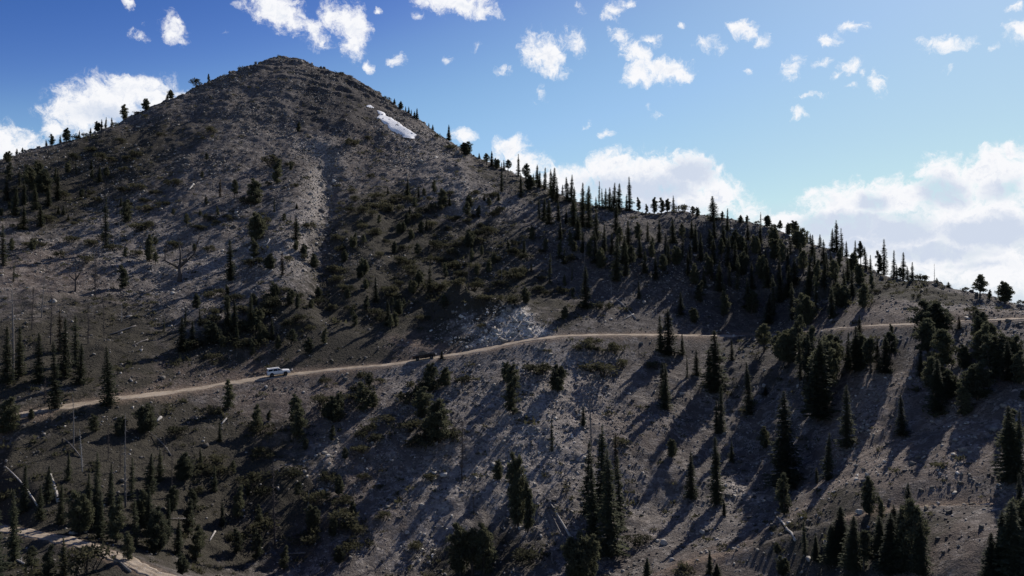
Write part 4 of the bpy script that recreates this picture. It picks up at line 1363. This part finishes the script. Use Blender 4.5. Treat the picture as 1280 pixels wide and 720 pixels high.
# ground-hugging growth: countless tiny clumps joined into one object
x, y, z = sample_ground(110000, 41)
vg = zone_at('veg', x, y)
k = visible(x, y, z, 0.6) & (zone_at('pale', x, y) < 0.7) & (rng.random(len(x)) < (0.07 + 0.17 * vg) * np.clip(0.6 + 2.2 * fbm(x, y, 7, 3, 0.6, 401), 0, 1.6)) & (road_gap(x, y) > 0.6)
x, y, z = x[k], y[k], z[k]
ntri = 22
n = len(x)
sz = np.clip(0.55 * np.exp(rng.normal(0, 0.5, n)), 0.25, 2.0)
dirs = rng.normal(0, 1, (n, ntri, 3)); dirs[..., 2] = np.abs(dirs[..., 2]) * 0.7
dirs /= np.linalg.norm(dirs, axis=-1, keepdims=True)
cen = np.stack([x, y, z + 0.02], -1)[:, None, :] + dirs * (sz[:, None, None] * rng.random((n, ntri, 1)) ** 0.5) * np.array((1, 1, 0.6))
e1 = rng.normal(0, 1, (n, ntri, 3)); e1[..., 2] += 0.6
e1 /= np.linalg.norm(e1, axis=-1, keepdims=True)
e2 = np.cross(e1, rng.normal(0, 1, (n, ntri, 3))); e2 /= np.linalg.norm(e2, axis=-1, keepdims=True)
ll = (sz[:, None, None] * 0.38) * rng.uniform(0.6, 1.3, (n, ntri, 1))
V = np.stack([cen - e2 * ll * 0.45, cen + e2 * ll * 0.45, cen + e1 * ll * 1.2], 2).reshape(-1, 3).astype(np.float32)
me = bpy.data.meshes.new('undergrowth')
me.vertices.add(len(V)); me.vertices.foreach_set('co', V.ravel())
me.loops.add(len(V)); me.loops.foreach_set('vertex_index', np.arange(len(V), dtype=np.int32))
me.polygons.add(len(V) // 3); me.polygons.foreach_set('loop_start', np.arange(0, len(V), 3, dtype=np.int32))
me.update(calc_edges=True)
tag(link('undergrowth', me, SHRUB_M), 'low olive scrub and grass tufts dotting the scree', kind='stuff')
print('undergrowth clumps', n)

# ------------------------------------------------------------------ fallen logs and boulders
LOGS = [  # two ends in the photograph, radius, material, label
    ((7, 584), (48, 635), 0.13, WHITE_M, 'long thin bent bleached log leaning across the dark lower slope'),
    ((63, 594), (73, 629), 0.26, WHITE_M, 'thick white log leaning steeply among dark shrubs'),
    ((79, 548), (101, 572), 0.10, GREY_M, 'thin grey fallen stem beside the broken white snag'),
    ((187, 541), (214, 570), 0.10, GREY_M, 'bent grey fallen stem above the lower thicket'),
    ((196, 528), (201, 523), 0.28, WHITE_M, 'short chunk of white log just below the road'),
    ((277, 531), (283, 524), 0.20, WHITE_M, 'short white log on the slope under the white off-roader'),
    ((236, 238), (242, 231), 0.30, WHITE_M, 'short white log high on the left scree'),
    ((331, 308), (337, 300), 0.22, WHITE_M, 'curved white log in the shadow of the chute spruce'),
    ((335, 342), (341, 338), 0.18, WHITE_M, 'small pale log below the round pines of the scree'),
    ((769, 373), (795, 399), 0.15, WHITE_M, 'long pale log of the crossed pair on the shaded slope'),
    ((779, 400), (792, 393), 0.13, WHITE_M, 'short pale log crossing the foot of the long one'),
    ((688, 630), (713, 672), 0.18, WHITE_M, 'upper split bleached log of the pair pointing downslope'),
    ((688, 641), (703, 672), 0.14, GREY_M, 'lower greyer split log of the pair pointing downslope'),
    ((971, 647), (994, 677), 0.17, WHITE_M, 'bleached log lying beside small spruces near the lower track'),
    ((262, 677), (269, 665), 0.15, WHITE_M, 'short bleached log on the lower left slope'),
    ((355, 693), (382, 692), 0.14, GREY_M, 'level grey log at the foot of the tall feathery dead tree'),
    ((208, 649), (242, 649), 0.12, GREY_M, 'level grey log above the dark gully'),
    ((14, 698), (36, 709), 0.14, WHITE_M, 'pale log in the lower corner beneath the dirt road'),
    ((137, 419), (170, 408), 0.18, GREY_M, 'tilted grey log in the low stack of fallen wood'),
    ((165, 433), (185, 425), 0.16, GREY_M, 'grey log lying below the stack of fallen wood'),
    ((140, 695), (163, 716), 0.16, GREY_M, 'grey log along the near edge of the lower dirt road'),
]
for j, (a, b, rad, mat, lab) in enumerate(LOGS):
    p0, p1 = ground_at(*a), ground_at(*b)
    m = MB()
    c = (p0 + p1) / 2
    sag = np.array((0, 0, 0.25 if j in (0, 2, 3) else 0.0))
    side = np.array((0.25, 0, 0.0)) if j in (0, 3, 7) else np.zeros(3)
    pts = [p0 + (p1 - p0) * t + np.array((0, 0, rad * 0.8)) + (sag + side) * math.sin(t * math.pi) - c for t in (0, .2, .4, .6, .8, 1)]
    ln = np.linalg.norm(p1 - p0)
    # keep the log above the bumps between its ends
    for q in pts:
        hz = float(height(np.array([q[0] + c[0]]), np.array([q[1] + c[1]]))[0]) - c[2]
        q[2] = max(q[2], hz + rad * 0.6)
    m.tube([tuple(q) for q in pts], [rad * f_ for f_ in (0.5, .7, .85, .95, 1.0, 1.1)], 7)
    r = random.Random(500 + j)
    o = bpy.data.objects.new('fallen_log', None)
    COL.objects.link(o)
    o.location = tuple(c)
    link('trunk', m.mesh('log', True), mat, o)
    st = MB()
    for q in range(5):
        s0 = pts[1 + q % 4]
        d = unit((r.gauss(0, 1), r.gauss(0, .6), r.uniform(0.2, 1)))
        l = min(0.16 * ln, 1.1) * r.uniform(0.4, 1)
        st.tube([tuple(s0), tuple(s0 + d * l)], [rad * 0.3, rad * 0.1], 4, False)
    link('branch_stubs', st.mesh('stubs'), mat, o)
    tag(o, lab, 'log', 'fallen logs on the slope')


def boulder_mesh(seed):
    bm = bmesh.new()
    bmesh.ops.create_icosphere(bm, subdivisions=3, radius=1.0)
    r = random.Random(seed)
    planes = [(unit((r.gauss(0, 1), r.gauss(0, 1), r.gauss(0, 1))), r.uniform(0.55, 0.85)) for _ in range(9)]
    for v in bm.verts:
        p = np.array(v.co)
        for (nrm, d) in planes:
            e = p.dot(nrm) - d
            if e > 0:
                p = p - nrm * e
        p = p * (1 + 0.04 * math.sin(p[0] * 9 + seed) * math.cos(p[1] * 8))
        v.co = p
    me = bpy.data.meshes.new('boulder')
    bm.to_mesh(me); bm.free()
    return me


BOULD = [boulder_mesh(s) for s in range(4)]
BOULDERS = [  # u, v, size px, material, label
    (830, 680, 10, PALE_M, 'palest rounded boulder low on the slope'),
    (878, 666, 7, PALE_M, 'flat white boulder above and right of the palest round one'),
    (840, 701, 6.5, PALE_M, 'greyish boulder below the palest round one'),
    (822, 677, 5, PALE_M, 'small boulder just left of the palest round one'),
    (852, 710, 5.5, PALE_M, 'small boulder at the start of the lower track'),
    (955, 483, 6, PALE_M, 'white stone standing alone on the dark shaded slope'),
    (1138, 474, 5, PALE_M, 'flat white stone in shade below the big round pine'),
    (1084, 532, 4.5, PALE_M, 'upper white stone on the sunlit strip between shadows'),
    (1086, 539, 4, PALE_M, 'lower white stone on the sunlit strip between shadows'),
    (1158, 636, 8, TAN_M, 'tan boulder beside the lower track'),
    (1173, 630, 5, PALE_M, 'white stone behind the tan boulder by the lower track'),
    (1075, 642, 10, PALE_M, 'pale slab among the bushy corner pines'),
    (470, 257, 6, PALE_M, 'pale flat stone on the vegetated upper slope'),
    (925, 613, 5, PALE_M, 'upper stone of the white rock pile near the broad spruce'),
    (930, 620, 5, PALE_M, 'lower stone of the white rock pile near the broad spruce'),
    (920, 615, 4, PALE_M, 'smaller stone on the edge of the white rock pile'),
    (917, 421, 5, PALE_M, 'grey stone at the road edge where it enters the shade'),
    (1275, 508, 5, PALE_M, 'pale stone at the far right end of the slope'),
    (787, 583, 4, PALE_M, 'white stone on scree right of the tall spruce clump'),
    (410, 571, 6, PALE_M, 'top block of the white broken rocks on the pinkish lower slope'),
    (412, 580, 5, PALE_M, 'lower block of the white broken rocks on the pinkish lower slope'),
    (565, 646, 5, PALE_M, 'bluish white stone in the long shadow'),
    (509, 667, 6, PALE_M, 'white stone where the long shadow ends'),
    (402, 232, 6, OUT_M, 'jagged pale outcrop standing up beside the gully'),
    (412, 237, 7, OUT_M, 'tall pale outcrop block at the head of the gully'),
    (388, 244, 5, OUT_M, 'low pale outcrop at the top of the bright chute'),
]
for j, (u, v, spx, mat, lab) in enumerate(BOULDERS):
    g = ground_at(u, v)
    s = spx * g[1] / F * 0.5
    me = BOULD[j % 4].copy()
    me.materials.clear(); me.materials.append(mat)
    o = link('boulder', me, None)
    tall = 1.25 if j >= 23 else 0.85
    o.scale = (s * 1.15, s, s * tall)
    o.location = (g[0], g[1], g[2] + s * 0.35)
    o.rotation_euler = (random.uniform(-.3, .3), random.uniform(-.3, .3), random.uniform(0, 6.28))
    tag(o, lab, 'boulder', 'pale boulders on the slope')

# ------------------------------------------------------------------ snow
def snow_patch(poly, label, thick):
    """drape a lens of snow over the ground inside an outline given in the photograph"""
    pts = [ground_at(u, v) for (u, v) in poly]
    P2 = np.array([(p[0], p[1]) for p in pts])
    x0, y0 = P2.min(0) - 1
    x1, y1 = P2.max(0) + 1
    gx = np.arange(x0, x1, 0.4); gy = np.arange(y0, y1, 0.6)
    X, Y = np.meshgrid(gx, gy)
    X2 = X + 0.5 * fbm(X, Y, 4, 3, 0.6, 611); Y2 = Y + 0.8 * fbm(X, Y, 5, 3, 0.6, 613)
    ins = np.zeros(X.shape, bool)
    n = len(P2)
    dist = np.full(X.shape, 1e9)
    for i in range(n):
        a, b = P2[i], P2[(i + 1) % n]
        c = ((a[1] > Y2) != (b[1] > Y2)) & (X2 < (b[0] - a[0]) * (Y2 - a[1]) / (b[1] - a[1] + 1e-12) + a[0])
        ins ^= c
        t = np.clip(((X2 - a[0]) * (b[0] - a[0]) + (Y2 - a[1]) * (b[1] - a[1])) / (((b - a) ** 2).sum()), 0, 1)
        dist = np.minimum(dist, np.hypot(X2 - a[0] - t * (b[0] - a[0]), Y2 - a[1] - t * (b[1] - a[1])))
    e = np.where(ins, np.clip(dist / 1.2, 0, 1), -np.clip(dist / 1.2, 0, 1))
    Z = height(X, Y)
    # smooth the ground a little under the snow
    for _ in range(40):
        Zp = np.pad(Z, 1, mode='edge')
        Z = (Zp[1:-1, :-2] + Zp[1:-1, 2:] + Zp[:-2, 1:-1] + Zp[2:, 1:-1] + Z) / 5
    Z = Z + thick * np.where(e > 0, np.sqrt(np.clip(e, 0, 1)), e * 1.6) + 0.12 * fbm(X * 1.0, Y * 0.35, 4, 3, .6, 617)
    keep = e > -0.95
    idx = -np.ones(X.shape, int)
    idx[keep] = np.arange(keep.sum())
    V = np.stack([X[keep], Y[keep], Z[keep]], 1)
    q = np.stack([idx[:-1, :-1], idx[:-1, 1:], idx[1:, 1:], idx[1:, :-1]], -1).reshape(-1, 4)
    q = q[(q >= 0).all(1)]
    me = bpy.data.meshes.new('snow_patch')
    me.from_pydata(V.tolist(), [], q.tolist())
    me.polygons.foreach_set('use_smooth', np.ones(len(me.polygons), bool))
    o = link('snow_patch', me, SNOW_M)
    return tag(o, label, 'snow patch', 'snow patches below the summit')


snow_patch([(468, 136), (482, 141), (481, 145), (490, 148), (504, 158), (520, 168), (514, 174), (506, 171), (496, 166), (486, 161), (482, 155), (470, 148), (474, 144)], 'large white snow patch lying on the steep slope under the summit', 0.5)
snow_patch([(459, 132), (466, 131), (465, 134), (460, 134)], 'tiny scrap of snow just above the large snow patch', 0.45)

# ------------------------------------------------------------------ vehicles
def mat_dusty():
    M = Mat('dusty_white_paint')
    tc = M.n('ShaderNodeTexCoord')
    z_ = M.n('ShaderNodeSeparateXYZ', {0: tc.outputs['Object']}).outputs[2]
    n_ = M.noise(tc.outputs['Object'], 3.0, 4, 0.7)
    f_ = M.mr(M.math('ADD', z_, M.math('MULTIPLY', n_, 0.5)), 0.75, 1.25, 0.75, 0.04)
    return M.done(M.mix(f_, (0.78, 0.79, 0.81), (0.42, 0.36, 0.29)), 0.35, spec=0.5)


WHITE_PAINT = mat_dusty()
BLACK_PAINT = mat_plain('black_paint', (0.009, 0.010, 0.013), 0.14, spec=0.5, var=0.1)
GLASS = mat_plain('tinted_glass', (0.010, 0.012, 0.015), 0.10, spec=0.22, var=0.05)
TYRE = mat_plain('tyre_rubber', (0.016, 0.016, 0.017), 0.85, spec=0.2)
RIM = mat_plain('dark_alloy', (0.10, 0.10, 0.105), 0.4, 0.6)
PLASTIC = mat_plain('black_plastic', (0.022, 0.022, 0.024), 0.6, spec=0.3)
LAMP = mat_plain('lamp_lens', (0.70, 0.72, 0.74), 0.1, spec=0.7)
RED = mat_plain('tail_lens', (0.30, 0.02, 0.02), 0.2, spec=0.6)


def prism(profile, w0, w1=None, zsplit=None):
    """side profile (x, z) extruded across the car; width may narrow with height"""
    bm = bmesh.new()
    zmin = min(p[1] for p in profile); zmax = max(p[1] for p in profile)
    def wid(z):
        if w1 is None: return w0
        t = (z - zmin) / (zmax - zmin)
        return w0 + (w1 - w0) * t
    L = [bm.verts.new((x, -wid(z) / 2, z)) for (x, z) in profile]
    R = [bm.verts.new((x, wid(z) / 2, z)) for (x, z) in profile]
    bm.faces.new(L); bm.faces.new(R[::-1])
    n = len(profile)
    for i in range(n):
        bm.faces.new((L[i], R[i], R[(i + 1) % n], L[(i + 1) % n])[::-1])
    bmesh.ops.recalc_face_normals(bm, faces=bm.faces)
    return bm


def bevelled(bm, amt, name, seg=2):
    ed = [e for e in bm.edges if len(e.link_faces) == 2 and e.calc_face_angle(0) > 0.35]
    bmesh.ops.bevel(bm, geom=ed, offset=amt, segments=seg, profile=0.6, affect='EDGES', clamp_overlap=True)
    me = bpy.data.meshes.new(name)
    bm.to_mesh(me); bm.free()
    return me


def box_bm(x0, x1, y0, y1, z0, z1):
    bm = bmesh.new()
    bmesh.ops.create_cube(bm, size=1.0)
    for v in bm.verts:
        v.co = ((x0 + x1) / 2 + v.co.x * (x1 - x0), (y0 + y1) / 2 + v.co.y * (y1 - y0), (z0 + z1) / 2 + v.co.z * (z1 - z0))
    return bm


def arch(cx, cz, r, n=7):
    return [(cx + r * math.cos(a), cz + r * math.sin(a)) for a in [math.pi - math.pi * i / (n - 1) for i in range(n)]]


def lathe(prof, n=20):
    m = MB()
    k = len(prof)
    for i in range(n):
        a = 2 * math.pi * i / n
        for (r, y) in prof:
            m.v.append((r * math.cos(a), y, r * math.sin(a)))
    for i in range(n):
        for j in range(k - 1):
            a, b = i * k + j, ((i + 1) % n) * k + j
            m.f.append((a, b, b + 1, a + 1))
    return m


TYRE_ME = lathe([(0.23, -0.11), (0.37, -0.13), (0.40, -0.09), (0.405, 0.09), (0.37, 0.13), (0.23, 0.11)]).mesh('tyre', True)
TYRE_ME.materials.append(TYRE)
rm = lathe([(0.001, -0.06), (0.05, -0.06), (0.06, -0.09), (0.10, -0.09), (0.12, -0.04), (0.20, -0.05), (0.235, -0.11), (0.235, 0.11), (0.20, 0.06), (0.001, 0.06)])
for i in range(6):       # spokes
    a = i * math.pi / 3
    rm.tube([(0.08 * math.cos(a), -0.075, 0.08 * math.sin(a)), (0.22 * math.cos(a), -0.085, 0.22 * math.sin(a))], [0.03, 0.03], 4)
    rm.tube([(0.08 * math.cos(a), 0.075, 0.08 * math.sin(a)), (0.22 * math.cos(a), 0.085, 0.22 * math.sin(a))], [0.03, 0.03], 4)
RIM_ME = rm.mesh('rim')
RIM_ME.materials.append(RIM)


def quad_slab(m, a, b, c, d, nrm, t=0.012):
    a, b, c, d = [np.array(p, float) for p in (a, b, c, d)]
    n = unit(nrm) * t
    i = len(m.v)
    m.v += [a, b, c, d, a + n, b + n, c + n, d + n]
    m.f += [(i, i + 1, i + 2, i + 3), (i + 4, i + 7, i + 6, i + 5), (i, i + 4, i + 5, i + 1), (i + 1, i + 5, i + 6, i + 2), (i + 2, i + 6, i + 7, i + 3), (i + 3, i + 7, i + 4, i)]


def vehicle(kind, u, label, group=None):
    name = 'off_road_car' if kind == 'suv' else 'pickup_truck'
    root = bpy.data.objects.new(name, None)
    COL.objects.link(root)
    paint = WHITE_PAINT if kind == 'suv' else BLACK_PAINT
    xr, xfw = (-1.38, 1.42) if kind == 'suv' else (-1.58, 1.55)
    half = 2.35 if kind == 'suv' else 2.55
    W = 1.88
    z0, belt = 0.46, 1.12
    hood = (0.98, 1.08)
    prof = [(-half, 0.62), (-half + 0.06, z0)]
    prof += arch(xr, 0.46, 0.47)
    prof += arch(xfw, 0.46, 0.47)
    prof += [(half - 0.12, z0), (half, 0.60), (half, 0.86), (half - 0.10, 1.04), (half - 0.55, 1.12), (0.86, 1.20)]
    if kind == 'suv':
        prof += [(-half + 0.02, 1.16)]
    else:
        prof += [(-0.62, 1.18), (-0.66, 1.12), (-half + 0.02, 1.12)]
    body = link('body', bevelled(prism(prof, W, W - 0.10), 0.035, 'body'), paint, root)
    # cabin
    if kind == 'suv':
        cab = [(0.95, 1.17), (0.18, 1.74), (-0.1, 1.80), (-half + 0.32, 1.78), (-half + 0.05, 1.14)]
    else:
        cab = [(0.95, 1.17), (0.22, 1.76), (-0.05, 1.83), (-1.12, 1.79), (-1.36, 1.14)]
    wlo, whi = W - 0.12, W - 0.46
    cabin = link('cabin', bevelled(prism(cab, wlo, whi), 0.05, 'cabin'), paint, root)
    zmin, zmax = min(p[1] for p in cab), max(p[1] for p in cab)
    def wid(z): return (wlo + (whi - wlo) * (z - zmin) / (zmax - zmin)) / 2 + 0.006
    def sidewin(x0, x1, x2, x3, zl, zh):
        for sg in (-1, 1):
            m = MB()
            quad_slab(m, (x0, sg * wid(zl), zl), (x1, sg * wid(zl), zl), (x2, sg * wid(zh), zh), (x3, sg * wid(zh), zh), (0, sg, 0.25))
            link('side_window', m.mesh('side_window'), GLASS, root)
    if kind == 'suv':
        sidewin(-0.08, 0.72, 0.14, -0.06, 1.22, 1.66)
        sidewin(-1.05, -0.16, -0.14, -1.0, 1.22, 1.68)
        sidewin(-2.10, -1.14, -1.09, -1.95, 1.24, 1.68)
    else:
        sidewin(0.02, 0.72, 0.18, 0.03, 1.22, 1.64)
        sidewin(-1.16, -0.06, -0.05, -1.06, 1.22, 1.68)
    m = MB()      # windscreen, following the raked front of the cabin
    def along(p, q, t): return (p[0] + (q[0] - p[0]) * t, p[1] + (q[1] - p[1]) * t)
    a, b = along(cab[0], cab[1], 0.14), along(cab[0], cab[1], 0.90)
    n_ = (0.57, 0, 0.77)
    off = 0.008
    quad_slab(m, (a[0] + off, -wid(a[1]) + .1, a[1] + off), (a[0] + off, wid(a[1]) - .1, a[1] + off), (b[0] + off, wid(b[1]) - .1, b[1] + off), (b[0] + off, -wid(b[1]) + .1, b[1] + off), n_)
    link('windscreen', m.mesh('windscreen'), GLASS, root)
    m = MB()
    a, b = along(cab[-1], cab[-2], 0.16), along(cab[-1], cab[-2], 0.84)
    quad_slab(m, (a[0] - off, -wid(a[1]) + .1, a[1]), (a[0] - off, wid(a[1]) - .1, a[1]), (b[0] - off, wid(b[1]) - .12, b[1]), (b[0] - off, -wid(b[1]) + .12, b[1]), (-1, 0, .3))
    link('rear_window', m.mesh('rear_window'), GLASS, root)
    for (xw) in (xr, xfw):
        for sg in (-1, 1):
            wh = bpy.data.objects.new('wheel', None)
            COL.objects.link(wh); wh.parent = root
            wh.location = (xw, sg * (W / 2 - 0.14), 0.405)
            for nm, me in (('tyre', TYRE_ME), ('rim', RIM_ME)):
                o = bpy.data.objects.new(nm, me); COL.objects.link(o); o.parent = wh
    for sg in (-1, 1):
        link('headlight', bevelled(box_bm(half - 0.10, half + 0.02, sg * 0.72 - 0.14, sg * 0.72 + 0.14, 0.84, 0.98), 0.02, 'headlight'), LAMP, root)
        link('tail_light', bevelled(box_bm(-half - 0.02, -half + 0.08, sg * 0.84 - 0.07, sg * 0.84 + 0.07, 0.88, 1.12), 0.015, 'tail_light'), RED, root)
        link('mirror', bevelled(box_bm(0.62, 0.74, sg * 1.02 - 0.10, sg * 1.02 + 0.10, 1.20, 1.36), 0.03, 'mirror'), PLASTIC, root)
        link('sill', bevelled(box_bm(xr + 0.5, xfw - 0.5, sg * 0.94 - 0.05, sg * 0.94 + 0.05, 0.40, 0.50), 0.02, 'sill'), PLASTIC, root)
        for xd in ((0.32, -0.70) if kind != 'suv' else (0.28, -0.62)):
            link('door_handle', bevelled(box_bm(xd - 0.32, xd - 0.18, sg * 0.915 - 0.02, sg * 0.915 + 0.02, 1.02, 1.06), 0.008, 'handle'), PLASTIC, root)
    link('front_bumper', bevelled(box_bm(half - 0.16, half + 0.08, -0.86, 0.86, 0.46, 0.70), 0.05, 'bumper'), PLASTIC if kind != 'suv' else paint, root)
    link('grille', bevelled(box_bm(half - 0.06, half + 0.03, -0.52, 0.52, 0.76, 1.0), 0.02, 'grille'), PLASTIC, root)
    link('rear_bumper', bevelled(box_bm(-half - 0.10, -half + 0.10, -0.86, 0.86, 0.48, 0.68), 0.04, 'bumper'), PLASTIC, root)
    if kind == 'suv':
        m = MB()
        for sg in (-1, 1):
            m.tube([(-1.75, sg * 0.62, 1.80), (-1.65, sg * 0.62, 1.87), (0.0, sg * 0.62, 1.87), (0.1, sg * 0.62, 1.80)], [0.022] * 4, 6)
        link('roof_rails', m.mesh('rails'), PLASTIC, root)
        link('rear_spoiler', bevelled(box_bm(-half + 0.12, -half + 0.42, -0.68, 0.68, 1.765, 1.815), 0.02, 'spoiler'), paint, root)
        link('roof_antenna', bevelled(box_bm(-0.03, 0.03, -0.56, -0.52, 1.80, 2.06), 0.008, 'antenna'), PLASTIC, root)
    else:
        for sg in (-1, 1):
            link('bed_side', bevelled(box_bm(-half + 0.03, -1.40, sg * 0.86 - 0.06, sg * 0.86 + 0.06, 1.09, 1.20), 0.02, 'bed_side'), paint, root)
        link('tailgate', bevelled(box_bm(-half - 0.01, -half + 0.06, -0.80, 0.80, 0.74, 1.19), 0.02, 'tailgate'), paint, root)
        link('bed_cover', bevelled(box_bm(-half + 0.08, -1.40, -0.78, 0.78, 1.10, 1.16), 0.02, 'bed_cover'), PLASTIC, root)
    # stand it on the road
    P = np.array(ROAD)
    uu = P[:, 0] / P[:, 1] * F * math.cos(PITCH) + 640
    i = int(np.argmin(np.abs(uu - u)))
    t = np.array(P[min(i + 3, len(P) - 1)]) - np.array(P[max(i - 3, 0)])
    fwd = Vector(t).normalized()
    # exact position along the road
    a, b = P[i], P[i + 1] if uu[i + 1] > u and uu[i] <= u else P[i - 1]
    ua, ub = a[0] / a[1] * F + 640, b[0] / b[1] * F + 640
    s = (u - ua) / (ub - ua + 1e-9)
    pos = a + (b - a) * s
    left = Vector((0, 0, 1)).cross(fwd).normalized()
    left = (left + Vector((0, 0, 0.10))).normalized()
    up = fwd.cross(left).normalized()
    M = Matrix((fwd, left, up)).transposed().to_4x4()
    M.translation = Vector(pos) + up * 0.07
    root.matrix_world = M
    return tag(root, label, 'car' if kind == 'suv' else 'pickup truck', 'vehicles driving up the dirt road')


vehicle('suv', 349, 'white off-road car with dark windows driving up the dirt road')
vehicle('pickup', 531, 'black pickup truck in shade driving up the dirt road ahead')
